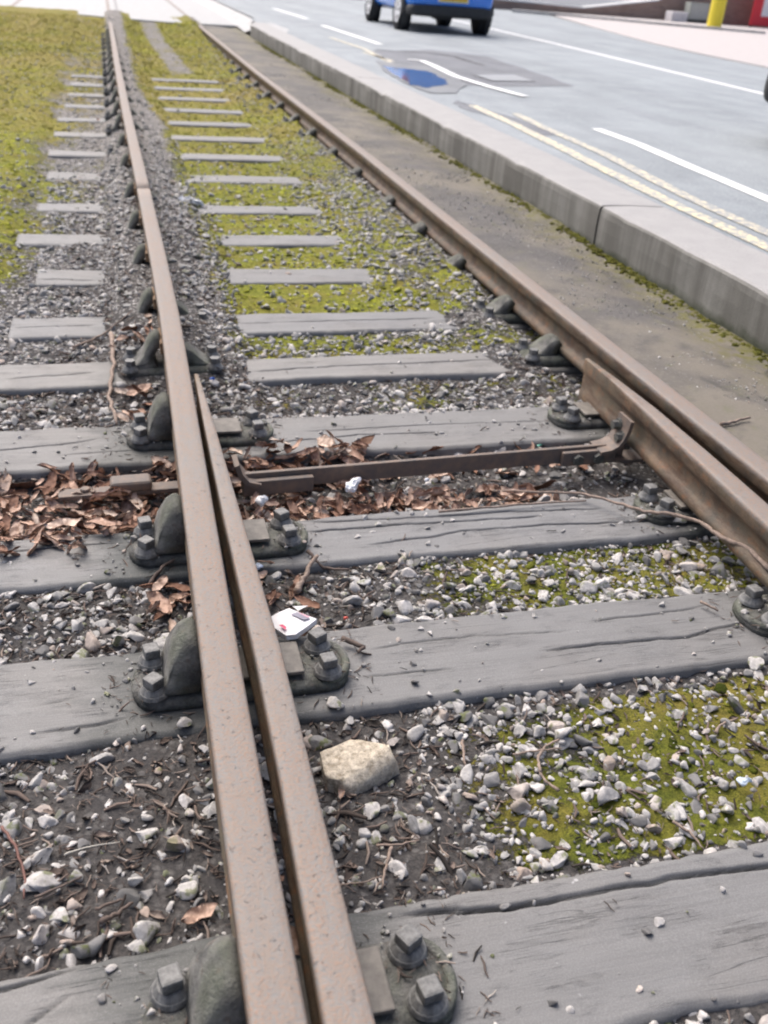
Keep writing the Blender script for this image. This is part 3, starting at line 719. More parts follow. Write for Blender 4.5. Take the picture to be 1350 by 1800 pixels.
def make_chair(kind):
    t = empty('rail_chair')
    if kind == 'slide':
        bm_obj('base_plate', base_bm(-.165, .276, .145, .024), MI, t, True)
        V, F = jaw_mesh(True, .125, -1, True); mesh_obj('jaw', V, F, MJ, t, True)
        slab_plate(t, .02, .175, -.050, .050, .034, .043)
        V, F = tube([(.212+.058*math.cos(a)**.8, math.sin(a)*.062, .020) for a in np.linspace(-1.45, 1.45, 15)], [.007]+[.009]*13+[.007], 8); mesh_obj('rib', V, F, MJ, t, True)
        bolt(t, -.122, .050, True, .2); bolt(t, -.122, -.045, True, .7)
        bolt(t, .218, .043, True, .5); bolt(t, .225, -.040, True, .15)
    else:
        bm_obj('base_plate', base_bm(-.168, .168, .16, .034), MI, t, True)
        V, F = jaw_mesh(True, .12, -1); mesh_obj('jaw', V, F, MJ, t, True)
        V, F = jaw_mesh(False, .10, 1); mesh_obj('jaw', V, F, MJ, t, True)
        bolt(t, -.140, .058, False); bolt(t, -.145, -.058, False); bolt(t, .142, .055, False); bolt(t, .142, -.055, False)
        bm = bmesh.new(); box(bm, -.042, -.012, -.075, .085, .088, .128, .004); bm_obj('key', bm, MKEY, t)
    return t
def dup(root, loc, rz):
    r = root.copy(); C.objects.link(r); r.location = loc; r.rotation_euler = (0, 0, rz)
    for ch in list(root.children):
        c = ch.copy(); C.objects.link(c); c.parent = r
    return r
protos = {'slide': make_chair('slide'), 'plain': make_chair('plain')}; used = set()
cy_all = [(a+b)/2 for a, b in SL]+[12.9, 13.7, 14.5, 15.3, 16.1, 16.9, 17.7, 18.5]
WHERE = {0: 'at the bottom of the photo', 1: 'level with the cigarette packet', 2: 'in front of the stretcher bar', 3: 'behind the stretcher bar'}
for i, y in enumerate(cy_all):
    for side in (-1, 1):
        kind = 'slide' if i < 4 else 'plain'
        x = xl(y) if side < 0 else xr(y)
        rz = 0 if side < 0 else math.pi
        z = ZS+(.004 if i > 3 else 0)+(.018 if i > 10 else 0)
        dy = [-.012, 0, .005, .01][i] if i < 4 else random.uniform(-.01, .02)
        if kind not in used: o = protos[kind]; o.location = (x, y+dy, z); o.rotation_euler = (0, 0, rz); used.add(kind)
        else: o = dup(protos[kind], (x, y+dy, z), rz)
        sd_ = 'left' if side < 0 else 'right'
        on = ORD[i] if i < len(ORD) else None
        if i < 4: lab = f'slide chair with square bolts under the {sd_} rail {WHERE[i]}'
        elif on: lab = f'mossy iron chair of the {sd_} rail on the {on} sleeper from the camera'
        else: lab = f'tiny far chair on the {sd_} rail, {"first second third fourth fifth sixth seventh eighth".split()[i-17]} one beyond the last visible sleeper'
        tag(o, lab, 'rail chair', f'iron chairs along the {sd_} rail')

# ---------------------------------------------------------------- stretcher bar
t = empty('stretcher_bar', (0, 2.32, -.17))
tag(t, 'rusty flat stretcher bar across the trench of dead leaves, joining the two switch blades', 'stretcher bar')
bm = bmesh.new()
Mb = Matrix.Rotation(math.atan2(.055, 1.2), 4, 'Z')
box(bm, -.60, .60, -.007, .007, -.022, .030, .0025, 2, Mb); bm_obj('bar', bm, MBAR, t)
bm = bmesh.new(); box(bm, -.60, -.40, -.030, -.010, -.030, .016, .004, 2, Mb); bm_obj('lug', bm, MBAR, t)
bm = bmesh.new(); box(bm, .38, .565, -.026, -.009, -.024, .022, .004, 2, Mb); bm_obj('lug', bm, MBAR, t)
for u in (.43, .50):
    bm = bmesh.new(); cyl(bm, (0, 0, 0), .018, .018, .014, 6, Matrix.Rotation(rad(90), 4, 'X'), .002); o = bm_obj('bolt', bm, MI, t); o.location = Mb @ Vector((u, -.026, -.002))
# right bracket: curls up from the bar and hooks round the blade
def ribbon(pts, half, th, mat, name, parent):
    V = []; F = []; pts = [Vector(p) for p in pts]
    for i, p in enumerate(pts):
        d = (pts[min(i+1, len(pts)-1)]-pts[max(i-1, 0)]).normalized()
        s_ = Vector((0, 1, 0)); nn = d.cross(s_).normalized()
        for a, b in ((-1, -1), (1, -1), (1, 1), (-1, 1)): V.append(p+s_*half*a+nn*th*b)
    for i in range(len(pts)-1):
        for k in range(4): a, b = 4*i+k, 4*i+(k+1) % 4; F.append((a, b, b+4, a+4))
    F.append((3, 2, 1, 0)); k = 4*(len(pts)-1); F.append((k, k+1, k+2, k+3))
    return mesh_obj(name, V, F, mat, parent)
ribbon([(.50, .020, .018), (.535, .022, .022), (.562, .024, .034), (.578, .026, .056), (.586, .026, .085), (.590, .026, .118)], .040, .006, MBAR, 'bracket', t)
ribbon([(.56, .024, -.012), (.60, .026, -.020), (.66, .026, -.020)], .034, .006, MBAR, 'bracket', t)
for dy_, dz in ((.045, .085), (.010, .058)):
    bm = bmesh.new(); cyl(bm, (0, 0, 0), .020, .020, .010, 16, Matrix.Rotation(rad(-90), 4, 'Y')); cyl(bm, (0, 0, .010), .015, .014, .018, 6, Matrix.Rotation(rad(-90), 4, 'Y'))
    o = bm_obj('bolt', bm, MI, t); o.location = (.585, dy_, dz)
ribbon([(-.615, -.03, .072), (-.605, -.03, .040), (-.585, -.03, .014), (-.55, -.03, .004)], .035, .007, MBAR, 'bracket', t)
# rod end left of the left rail
t2 = empty('drive_rod', (-.93, 2.325, -.193))
tag(t2, 'short flat rusty rod end lying in dead leaves to the left of the left rail', 'rod')
bm = bmesh.new(); box(bm, -.155, .24, -.022, .022, -.004, .010, .003, 2, Matrix.Rotation(.04, 4, 'Z')); bm_obj('bar', bm, MBAR, t2)
bm = bmesh.new(); cyl(bm, (-.085, 0, .010), .014, .012, .009, 12, None, .003); bm_obj('bolt', bm, MBAR, t2)
bm = bmesh.new(); box(bm, -.02, .09, -.028, .028, .010, .040, .012, 3, Matrix.Rotation(.04, 4, 'Z')); bm_obj('clevis', bm, MBAR, t2)

# ---------------------------------------------------------------- scatter
def ico(sub):
    bm = bmesh.new(); bmesh.ops.create_icosphere(bm, subdivisions=sub, radius=1)
    V = np.array([v.co[:] for v in bm.verts]); F = np.array([[v.index for v in f.verts] for f in bm.faces]); bm.free(); return V, F
def stone_shapes(sub, n):
    out = []
    for i in range(n):
        V, F = ico(sub); r = np.random.default_rng(100+i)
        Vn = V.copy()
        for k in range(9):       # knock flats off: crushed rock
            d = r.normal(size=3); d /= np.linalg.norm(d); c = r.uniform(.34, .74)
            h = Vn @ d; Vn -= np.outer(np.clip(h-c, 0, None)*1.0, d)
        Vn *= 1+(r.random(len(V))[:, None]-.5)*.05
        Vn *= np.array([1.15, r.uniform(.7, 1), r.uniform(.5, .8)])
        out.append((Vn, F))
    return out
def rotm(n, full=True, tilt=.5):
    a = rng.uniform(0, 2*np.pi, n); b = rng.normal(0, tilt, n); c = rng.normal(0, tilt, n)
    ca, sa, cb, sb, cc, s_c = np.cos(a), np.sin(a), np.cos(b), np.sin(b), np.cos(c), np.sin(c)
    Rz = np.zeros((n, 3, 3)); Rz[:, 0, 0] = ca; Rz[:, 0, 1] = -sa; Rz[:, 1, 0] = sa; Rz[:, 1, 1] = ca; Rz[:, 2, 2] = 1
    Rx = np.zeros((n, 3, 3)); Rx[:, 0, 0] = 1; Rx[:, 1, 1] = cb; Rx[:, 1, 2] = -sb; Rx[:, 2, 1] = sb; Rx[:, 2, 2] = cb
    Ry = np.zeros((n, 3, 3)); Ry[:, 1, 1] = 1; Ry[:, 0, 0] = cc; Ry[:, 0, 2] = s_c; Ry[:, 2, 0] = -s_c; Ry[:, 2, 2] = cc
    return Rz @ Rx @ Ry
def scatter(name, shapes, pos, size, mat, label, tilt=.4, smooth=True, rnd=None):
    n = len(pos); R = rotm(n, tilt=tilt); idx = rng.integers(0, len(shapes), n)
    rnd = rng.random((n, 3)) if rnd is None else rnd
    VV, FF, CC = [], [], []; off = 0
    size = size if np.ndim(size) == 2 else np.repeat(np.asarray(size)[:, None], 3, 1)
    for s, (V, F) in enumerate(shapes):
        k = np.where(idx == s)[0]
        if not len(k): continue
        P_ = np.einsum('nij,nvj->nvi', R[k], V[None]*size[k][:, None, :])+pos[k][:, None, :]
        VV.append(P_.reshape(-1, 3)); m = len(V)
        FF.append((F[None]+(np.arange(len(k))*m)[:, None, None]).reshape(-1, F.shape[1])+off); off += m*len(k)
        CC.append(np.repeat(rnd[k], m, 0))
    o = fast_mesh(name, np.vstack(VV), np.vstack(FF), mat, {'rnd': np.vstack(CC)}, smooth)
    return stuff(o, label)
def top_h(x, y):
    h = ground_h(x, y); s = in_sleeper(x, y, -.008)
    return np.where(s, np.maximum(h, ZS), h), s & (h < ZS+.002)
def chair_zone(x, y):
    r = np.zeros(np.shape(x), bool)
    for i, yc in enumerate(cy_all[:8]):
        u1 = .31 if i < 4 else .17
        for s in (-1, 1):
            u = (x-s*.7525)*(-s); r |= (np.abs(y-yc) < .11) & (u > -.18) & (u < u1)
    return r
def dens(x, y):
    c = np.abs(x) < .75
    d = np.where(c, 0.70, 0.62)
    d = np.where((~c) & (y < 1.45), .36, d)
    d = np.where((y > 2.1) & (y < 2.5), .22, d)
    d = np.where(c & (y < 2.1) & (x < -.38), .32, d)
    d = np.where(c & (y < 2.1) & (x > -.1), .60, d)
    d = np.where(c & (y > 2.75) & (y < 3.6), .85, d)
    d = np.where(c & (y >= 3.6), np.where(x < -.42, 1.0, np.where(x < .18, .12+.25*fbm(x, y, 3, 2, 8), .72)), d)
    d = np.where(c & (y >= 8), np.where(x < -.58, .6, np.where(x < .3, .10, .45)), d)
    d = np.where((~c) & (y > 2.75), .85, d)
    d = np.where((x < -1.28) & (y > 3.9), .17, d)
    d = np.where((x < -1.7) & (y > 3.9), .2, d)
    d = np.where((y > 15), d*.4, d)
    return np.clip(d*(.35+1.3*fbm(x, y, 3.4, 3, 6)), 0, 1)
def sample(n, x0, x1, y0, y1, thr=1.0, df=dens, onsl=.05):
    x = rng.uniform(x0, x1, n); y = rng.uniform(y0, y1, n)
    k = rng.random(n) < df(x, y)*thr
    x, y = x[k], y[k]; h, s = top_h(x, y)
    k = (~s | (rng.random(len(x)) < onsl)) & ~(chair_zone(x, y) & (rng.random(len(x)) < .93))
    k &= (np.abs(np.abs(x)-.7525) > .022) & ~((np.abs(x) < .72) & (np.abs(x) > .60) & (y < 2.8) & (h < 0) & (x > 0) & (rng.random(len(x)) < .4))
    return x[k], y[k], h[k]
S2 = stone_shapes(3, 9); S1 = stone_shapes(2, 8)
def stones(name, sh, area, y0, y1, x0, x1, med, sig, thr, label, hi=.030, onsl=.04):
    x, y, h = sample(int(area), x0, x1, y0, y1, thr, onsl=onsl)
    s = np.clip(med*np.exp(rng.normal(0, sig, len(x))), .003, hi)
    ons = in_sleeper(x, y) & (h <= ZS+.001); s = np.where(ons, np.minimum(s, .011), s)
    scatter(name, sh, np.c_[x, y, h+s*rng.uniform(-.15, .35, len(s))], np.c_[s, s*rng.uniform(.75, 1.1, len(s)), s*rng.uniform(.7, 1.1, len(s))], MS, label)
stones('gravel', S2, 9400, .35, 2.8, -1.5, .75, .0150, .38, .88, 'pale crushed stone ballast between the near sleepers')
stones('gravel', S1, 15000, .35, 2.8, -1.5, .75, .0088, .3, .85, 'mid sized ballast filling between the near sleepers', .014)
stones('gravel', S1, 26000, .35, 2.8, -1.5, .75, .0046, .35, .8, 'fine grit among the near ballast', .010)
stones('gravel', S1, 20000, 2.6, 6.5, -2.6, .75, .0125, .38, .95, 'pale ballast stones between the mossy sleepers', .028)
stones('gravel', S1, 30000, 2.6, 8.0, -2.8, .75, .0065, .35, .8, 'small ballast chips farther along the track', .012)
stones('gravel', stone_shapes(1, 6), 34000, 6.5, 19.5, -4.2, .75, .013, .35, .9, 'far ballast beside the rails near the crossing', .03)
# stones on tarmac strip and sparse crumbs
xg = .82+.60*rng.random(11000)**.8; yg = 1.5+14*rng.random(11000)**1.4; kq = fbm(xg, yg, 3, 3, 60) > .42; xg, yg = xg[kq], yg[kq]; sg = np.clip(.0026*np.exp(rng.normal(0, .5, len(xg))), .001, .010)
scatter('gravel', S1, np.c_[xg, yg, -.028-ss(1.0, 1.42, xg)*(.022+.028*(1-ss(3.0, 5.0, yg)))], sg, MS, 'scattered pebbles on the tarmac strip by the kerb')
# moss cushions
Vb, Fb = ico(2)
def moss_shapes(n):
    out = []
    for i in range(n):
        r = np.random.default_rng(i+50); V = Vb.copy(); V *= 1+(r.random(len(V))[:, None]-.5)*.45; V[:, 2] *= .30; out.append((V, Fb))
    return out
x = rng.uniform(-3.2, .72, 70000); y = .4+19.6*rng.random(70000)**1.45
mm = moss_f(x, y)+(fbm(x, y, 14, 3, 31)-.5)*.9
k = (mm > .60+.04*(y < 2)) & (rng.random(len(x)) < .75); x, y, mm = x[k], y[k], mm[k]
h, s = top_h(x, y); k = ~s & ~chair_zone(x, y) & (np.abs(np.abs(x)-.7525) > .03); x, y, h = x[k], y[k], h[k]
sz = .0055*np.exp(rng.normal(0, .4, len(x)))*(1+.12*y)
rn = rng.random((len(x), 3)); rn[:, 0] = np.clip(.08+.50*rn[:, 0]+.33*bright_f(x, y)+(fbm(x, y, 2.5, 2, 3)-.5)*.5, 0, .97); rn[:, 2] = brown_f(x, y)
scatter('moss', moss_shapes(5), np.c_[x, y, h-.001], np.clip(sz, .003, .022), MMC, 'yellow green moss spreading between the sleepers', .25, True, rn)
# leaves
def leaf_shape(seed, curl, L=1., W=.42):
    r = np.random.default_rng(seed); nu, nv = 9, 5
    u = np.linspace(-1, 1, nu); v = np.linspace(-1, 1, nv); U, Vq = np.meshgrid(u, v, indexing='ij')
    wv = W*np.sqrt(np.clip(1-U**2, 0, 1))*(1+.08*np.sin(U*7+r.uniform(0, 6)))
    ph = Vq*curl; Rr = wv/max(curl, .3)
    Xx = U*L; Yy = Rr*np.sin(ph); Zz = Rr*(1-np.cos(ph))+r.uniform(-.3, .45)*U**2*.6+.10*np.sin(U*5+Vq*3+seed)
    V = np.stack([Xx, Yy, Zz], -1).reshape(-1, 3)+r.normal(0, .018, (nu*nv, 3))
    I = np.arange(nu*nv).reshape(nu, nv); F = np.stack([I[:-1, :-1], I[1:, :-1], I[1:, 1:], I[:-1, 1:]], -1).reshape(-1, 4)
    # give the blade a little thickness
    Vd = V.copy(); Vd[:, 2] -= .025; n = len(V)
    ring = np.concatenate([I[:, 0], I[-1, 1:], I[-2::-1, -1], I[0, -2:0:-1]]); a = np.arange(len(ring))
    F = np.vstack([F, F[:, ::-1]+n, np.stack([ring[a], ring[(a+1) % len(ring)], ring[(a+1) % len(ring)]+n, ring[a]+n], -1)])
    return np.vstack([V, Vd]), F
LS = [leaf_shape(i, c) for i, c in enumerate([.5, .9, 1.4, 2.0, 2.5, .7, 1.1, 1.8, 1.2, .3])]
def leafpos(n, x0, x1, y0, y1, lift=.03):
    x = rng.uniform(x0, x1, n); y = rng.uniform(y0, y1, n); h, s = top_h(x, y); return np.c_[x, y, h+rng.random(n)*lift+.006]
LP = np.vstack([leafpos(520, -1.6, -.79, 2.11, 2.48, .05), leafpos(110, -1.7, -1.0, 2.02, 2.15, .015), leafpos(190, -.70, -.05, 2.13, 2.28, .035), leafpos(200, -.66, -.2, 2.34, 2.50, .04), leafpos(60, -.05, .30, 2.14, 2.27, .02),
                leafpos(50, -.2, .55, 2.36, 2.48, .01), leafpos(34, -.80, -.70, 2.1, 2.5, .04), leafpos(16, -.95, -.78, 3.3, 3.52, .03), leafpos(14, -.92, -.79, 2.80, 3.04, .03), leafpos(26, -.86, -.78, 1.62, 1.9, .02),
                leafpos(14, -.62, -.50, 1.62, 1.92, .01), leafpos(8, -.72, -.70, .3, 1.5, .02)])
szl = .027*np.exp(rng.normal(0, .35, len(LP))); szl = np.clip(szl, .010, .046)
scatter('leaf_litter', LS, LP, np.c_[szl, szl, szl*.6], ML, 'drift of curled brown dead leaves in the trench around the stretcher bar', .45)
# small brown litter
tw = tube([(-1, 0, 0), (-.3, .08, .05), (.4, -.06, .02), (1, .05, 0)], [.07, .1, .09, .05], 5)
TWS = []
for V, F in [tw, tube([(-1, 0, 0), (0, .2, .03), (1, 0, .1)], [.1, .14, .08], 5)]:
    V = np.array([tuple(v) for v in V]); Q = [f for f in F if len(f) == 4]; TWS.append((V, np.array(Q)))
def ldens(x, y):
    d = np.where(x < -.76, .8, np.where(x < -.35, .8, .34)); d = np.where(y > 3.2, d*.45*(np.abs(x+.76) < .4), d); return d
x, y, h = sample(42000, -1.5, .72, .35, 5.5, 1, ldens, .02)
s = .0085*np.exp(rng.normal(0, .5, len(x)))
scatter('plant_litter', TWS, np.c_[x, y, h+.004], np.c_[s, s, s*.9], MLT, 'broken brown twigs and bark crumbs over the ballast', .3)
x, y, h = sample(16000, -1.5, .72, .35, 5.5, 1, ldens, .01)
s = .0075*np.exp(rng.normal(0, .4, len(x)))
scatter('plant_litter', LS[:6], np.c_[x, y, h+.004], np.c_[s, s, s], MLT, 'brown leaf flakes over the ballast', .4)
# dirt, twigs and grit lodged on and round the chairs
nn_ = 5200; ci = rng.integers(0, 7, nn_); sd2 = rng.choice([-1, 1], nn_); uu = rng.uniform(-.22, .33, nn_); vv = rng.normal(0, .075, nn_)
xx = sd2*.7525-sd2*uu; yy = np.array(cy_all)[ci]+vv; ok = (np.abs(uu) > .05) & ~((np.abs(uu+.66*0) < .16) & (uu > 0) & (np.abs(vv) < .055)) & (uu < np.where(ci < 4, .33, .2))
xx, yy, uu, vv = xx[ok], yy[ok], uu[ok], vv[ok]; on = (np.abs(vv) < .07) & (uu > -.16) & (uu < .28)
zz = np.where(on, ZS+.027, top_h(xx, yy)[0])+.002
k1 = rng.random(len(xx)) < .75
s = .0062*np.exp(rng.normal(0, .45, k1.sum())); scatter('plant_litter', TWS+LS[:0], np.c_[xx, yy, zz][k1], np.c_[s, s, s*.9], MLT, 'crumbs of twig and dirt lodged on the rail chairs', .3)
s = .0045*np.exp(rng.normal(0, .45, (~k1).sum())); scatter('gravel', S1, np.c_[xx, yy, zz][~k1], s, MS, 'grit lodged on the rail chairs')
# green fringe of moss at the foot of the kerb
n = 9000; y = rng.uniform(1.8, 17, n); x = 1.437-np.abs(rng.normal(0, .028, n)); k = rng.random(n) < .25+.9*fbm(y, y*0, 2.2, 3, 5); x, y = x[k], y[k]
rn = rng.random((len(x), 3)); rn[:, 0] *= .36; rn[:, 2] = .15+.2*rn[:, 2]
scatter('moss', moss_shapes(4), np.c_[x, y, -.046-.026*(1-ss(3.0, 5.0, y))], (.0075*np.exp(rng.normal(0, .35, len(x))))[:, None]*np.array([[1, 1, 2.2]]), MMC, 'dark green moss fringe along the foot of the kerb', .3, True, rn)

# ---------------------------------------------------------------- individual small things
def gz(x, y): h, s = top_h(np.array([x]), np.array([y])); return float(h[0])
def one_leaf(px, py, size, c, label, z=None, shape=3, rz=0., rx=0.):
    x, y, _ = P(px, py, -.19); V, F = LS[shape]
    me = np.full((len(V), 3), c)
    o = fast_mesh('dead_leaf', V*size, F, ML, {'rnd': me}); zz = z if z is not None else gz(x, y)+.012
    o.location = (x, y, zz); o.rotation_euler = (rx, 0, rz); tag(o, label, 'leaf', 'dead leaves'); return o
one_leaf(112, 930, .048, .9, 'large pale orange dead leaf lying flattest on the drift left of the rail', -.178, 5, .2)
one_leaf(195, 878, .055, .55, 'long reddish brown curled leaf just in front of the rod end', -.178, 3, .25)
one_leaf(350, 1600, .030, .62, 'single brown leaf beside the left rail near the bottom of the photo', None, 5, .3, .2)
one_leaf(173, 222, .035, .62, 'lone orange leaf on gravel far up the left side', -.14, 6, 1.4, .7)
one_leaf(620, 850, .050, .55, 'curled leaf lying behind the white tissue', -.19, 3, .1)
one_leaf(760, 868, .050, .5, 'long rolled brown leaf in front of the stretcher bar', -.19, 4, .1)
one_leaf(900, 868, .045, .75, 'tan curled leaf under the long pale twig', -.19, 5, -.1)
one_leaf(425, 770, .030, .4, 'dark red leaf standing upright beside the left blade', -.175, 3, 1.3, .6)
one_leaf(265, 610, .045, .62, 'orange curled leaf against the left rail on the sixth sleeper', -.16, 3, .15)
one_leaf(220, 590, .030, 1.0, 'crumpled buff leaf under the thin twig left of the rail', -.165, 6, .4, .3)
one_leaf(445, 880, .034, .6, 'brown leaf folded against the tissue scrap by the left blade', -.19, 7, 1.2, .4)
one_leaf(370, 965, .0, .6, 'x', -.1) if False else None
one_leaf(600, 1388, .018, .75, 'small orange leaf tucked under the buff rubble lump', None, 6, 1.3, .2)
def twig(pts, r, label, mat=MTWIG, z=None, branch=None):
    W_ = []
    for a in pts:
        zb = a[2] if len(a) > 2 else None
        x, y, _ = P(a[0], a[1], zb if zb is not None else ZS+.01)
        W_.append((x, y, zb if zb is not None else max(gz(x, y), -.23)+r+.008))
    Q = []
    for i in range(len(W_)-1):
        for k in range(5):
            t_ = k/5; p = Vector(W_[i]).lerp(Vector(W_[i+1]), t_); Q.append(p+Vector((random.uniform(-1, 1), random.uniform(-1, 1), random.uniform(0, 1)))*r*.5)
    Q.append(Vector(W_[-1])); n = len(Q)
    V, F = tube(Q, [r*(1.05-.55*i/n)*random.uniform(.85, 1.15) for i in range(n)], 7)
    o = mesh_obj('twig', V, F, mat, smooth=True); tag(o, label, 'twig', 'twigs'); return o
twig([(1352, 1002, -.10), (1318, 965, -.11), (1268, 945, -.12), (1230, 918, -.125), (1180, 904, -.13), (1135, 901, -.14), (1070, 880, -.16), (1020, 868, -.17), (950, 865, -.18), (865, 863, -.19)], .0062, 'long pale bent twig from the third sleeper up to the right switch blade')
twig([(770, 900, -.18), (850, 893, -.18), (940, 885, -.18), (1030, 880, -.18)], .004, 'pale thin stick lying along the back edge of the third sleeper')
twig([(1232, 1059), (1262, 1075)], .004, 'short pale stick on the right end of the second sleeper')
twig([(1266, 746, -.02), (1290, 742, -.02), (1318, 734, -.015)], .006, 'short forked pale stick on the tarmac strip beside the right rail')
twig([(195, 588, -.17), (200, 640, -.17), (192, 700, -.19), (205, 745, -.19)], .009, 'thick pale stick standing across the fifth sleeper end, left of the rail', MTWIG)
twig([(128, 607), (180, 590), (235, 578)], .0045, 'thin pinkish stick beside the buff leaf left of the rail')
twig([(110, 1488), (150, 1476), (210, 1468)], .0018, 'thin straw pale and arched on the gravel at lower left', m_simple('straw', (.55, .52, .45), .7))
twig([(0, 1440), (25, 1475), (42, 1530), (40, 1570)], .0028, 'reddish curved stem at the far lower left edge', m_simple('red_stem', (.20, .10, .08), .8))
twig([(60, 1568), (110, 1548), (142, 1530)], .0024, 'dark thin twig on the gravel at lower left', MTWIGD)
twig([(175, 1612), (205, 1592), (232, 1572)], .0042, 'stout brown twig lying above the nearest sleeper at lower left', MTWIGD)
twig([(168, 1590), (195, 1576), (220, 1566)], .003, 'slim brown twig behind the stout one at lower left', MTWIGD)
twig([(262, 1015), (285, 1000), (318, 980)], .005, 'brown stick leaning towards the left rail below the leaf drift', MTWIGD)
twig([(952, 1345), (948, 1320), (962, 1298), (992, 1286)], .0035, 'bent brown twig curling over moss in the near bay')
twig([(905, 1312), (945, 1308), (990, 1304)], .0026, 'thin forked twig crossing the bent one in the near bay')
twig([(985, 1380), (962, 1362), (950, 1345)], .003, 'lower piece of bent twig in the near bay')
twig([(1262, 1275), (1268, 1262), (1302, 1248)], .0035, 'small hooked twig on moss near the right edge')
twig([(1186, 1433), (1215, 1450), (1242, 1478)], .003, 'brown twig among white stones above the nearest sleeper')
twig([(688, 1480), (680, 1515), (672, 1552)], .0034, 'upright tan twig between stones beside the left blade')
twig([(662, 1474), (700, 1477), (738, 1465)], .0024, 'slender arched tan twig over the stones beside the left blade')
twig([(602, 1544), (640, 1540), (672, 1530)], .0018, 'fine pale stem touching the left blade above the nearest sleeper')
twig([(815, 1285), (818, 1310), (820, 1330)], .0032, 'short grey upright twig in moss below the second sleeper')
twig([(540, 970), (570, 985), (615, 992)], .005, 'dark curved root at the left end of the third sleeper', MTWIGD)
twig([(522, 1032), (535, 1005), (558, 980)], .008, 'stubby grey stick leaning on the third sleeper by the left blade')
twig([(270, 270, -.17), (285, 290, -.17), (300, 312, -.17)], .010, 'pale slat of wood inside the left rail far up the track')
twig([(600, 1125), (640, 1140), (630, 1150)], .006, 'dark twig by the slide chair in front of the packet', MTWIGD)
# rubble lump
V, F = ico(4); d = np.array([[1, 0, .1], [-1, .2, 0], [0, 1, 0], [.2, -1, .1], [0, 0, 1], [.7, .7, .2], [-.7, -.6, .2], [.1, -.6, .7]])
V = V.copy()
for dd, c in zip(d, [.78, .66, .60, .56, .42, .60, .70, .50]):
    dd = dd/np.linalg.norm(dd); h_ = V @ dd; V -= np.outer(np.clip(h_-c, 0, None)*.97, dd)
V += (fbm(V[:, 0], V[:, 1]+V[:, 2], 3, 5, 3)[:, None]-.5)*.10
mr = N('buff_rubble'); nn = mr.noise(60, 6, .75); mr.out(mr.mix(mr.ramp(nn, [(.35, 0), (.6, 1)]), (.34, .28, .20), (.80, .71, .57)), .95, mr.bump(mr.math('ADD', nn, mr.noise(24, 5)), .008, 1))
o = mesh_obj('rubble_lump', V*np.array([.092, .075, .075]), F, mr.m, smooth=True)
x, y, _ = P(626, 1345, -.185); o.location = (x, y, -.197); o.rotation_euler = (.08, -.10, .25)
tag(o, 'rough buff lump of rubble lying beside the left blade', 'rubble')
for px, py, s, lab, zz in [(587, 1243, (.018, .034, .015), 'upright pale oblong stone between the rubble lump and the slide chair', None), (255, 1468, (.022, .019, .013), 'flat cream stone on the dark gravel at lower left', None),
                       (325, 1560, (.020, .025, .014), 'rounded white stone near the left rail at lower left', None), (330, 1280, (.020, .024, .014), 'pale angular stone against the left rail in front of the second sleeper', None),
                       (655, 1425, (.025, .022, .016), 'largest pale stone just below the rubble lump', None), (1130, 918, (.030, .016, .012), 'long white stone at the right end of the third sleeper', -.185), (1190, 925, (.028, .022, .018), 'rounded white stone in front of the slide chair by the twig', -.185),
                       (1330, 1170, (.026, .026, .022), 'big pale stone in front of the slide chair at the right edge', None), (1182, 1478, (.022, .018, .014), 'bright white stone just behind the nearest sleeper at right', None), (108, 1610, (.022, .026, .014), 'broad buff stone above the nearest sleeper at lower left', None), (245, 1655, (.017, .022, .012), 'white stone touching the nearest sleeper at lower left', None), (770, 1222, (.012, .02, .01), 'x', None)][:-1]:
    V, F = S2[int(px) % 9]; x, y, _ = P(px, py, -.2)
    o = fast_mesh('stone', V*np.array(s)*.95, F, MS, {'rnd': np.full((len(V), 3), .74)}); o.location = (x, y, (zz if zz is not None else gz(x, y))+s[2]*.45); o.rotation_euler = (0, 0, random.uniform(-.3, .3))
    tag(o, lab, 'stone', 'loose pale stones')
# litter: crushed cigarette packet
t = empty('cigarette_packet'); x, y, _ = P(516, 1093, -.135); t.location = (x, y, -.145); t.rotation_euler = (.16, -.10, .45); t.scale = (1.2, 1.35, .75)
tag(t, 'crushed white cigarette packet with small pink red marks beside the left blade', 'cigarette packet')
MP = m_simple('white_card', (.86, .85, .86), .5, .04, 30); MPK = m_simple('pink_print', (.72, .08, .18), .5, .1); MPG = m_simple('opening_shade_grey', (.28, .27, .33), .5, .1)
t.rotation_euler = (0, 0, 0); t.scale = (1, 1, 1); ox, oy, oz = t.location
def K(px_, py_, z_): a_ = P(px_, py_, z_); return Vector((a_[0]-ox, a_[1]-oy, a_[2]-oz))
TOPZ = [(471, 1087, -.150), (488, 1077, -.140), (508, 1069, -.136), (531, 1078, -.138), (557, 1088, -.142), (540, 1101, -.136), (520, 1115, -.134), (503, 1117, -.138), (483, 1104, -.146)]
tp = [K(*q) for q in TOPZ]; cen = K(514, 1092, -.129); lo = [q+Vector((0, 0, -.013)) for q in tp]; n = len(tp)
F = [(i, (i+1) % n, 2*n) for i in range(n)]+[(i, n+i, n+(i+1) % n, (i+1) % n) for i in range(n)]+[tuple(range(2*n-1, n-1, -1))]
mesh_obj('carton', tp+lo+[cen], F, MP, t)
def patch(pts, mat, name='print_and_opening', th=.0008):
    a_ = [K(*q)+Vector((0, 0, th)) for q in pts]; mesh_obj(name, a_, [tuple(range(len(a_)))], mat, t)
patch([(490, 1099, -.1365), (497, 1098, -.1335), (504, 1103, -.1315), (501, 1107, -.1325)], MPK)
patch([(510, 1080, -.1305), (522, 1077, -.133), (545, 1087, -.1355), (534, 1090, -.1315)], MPG)  # grey patch painted for the shaded inside of the opened packet
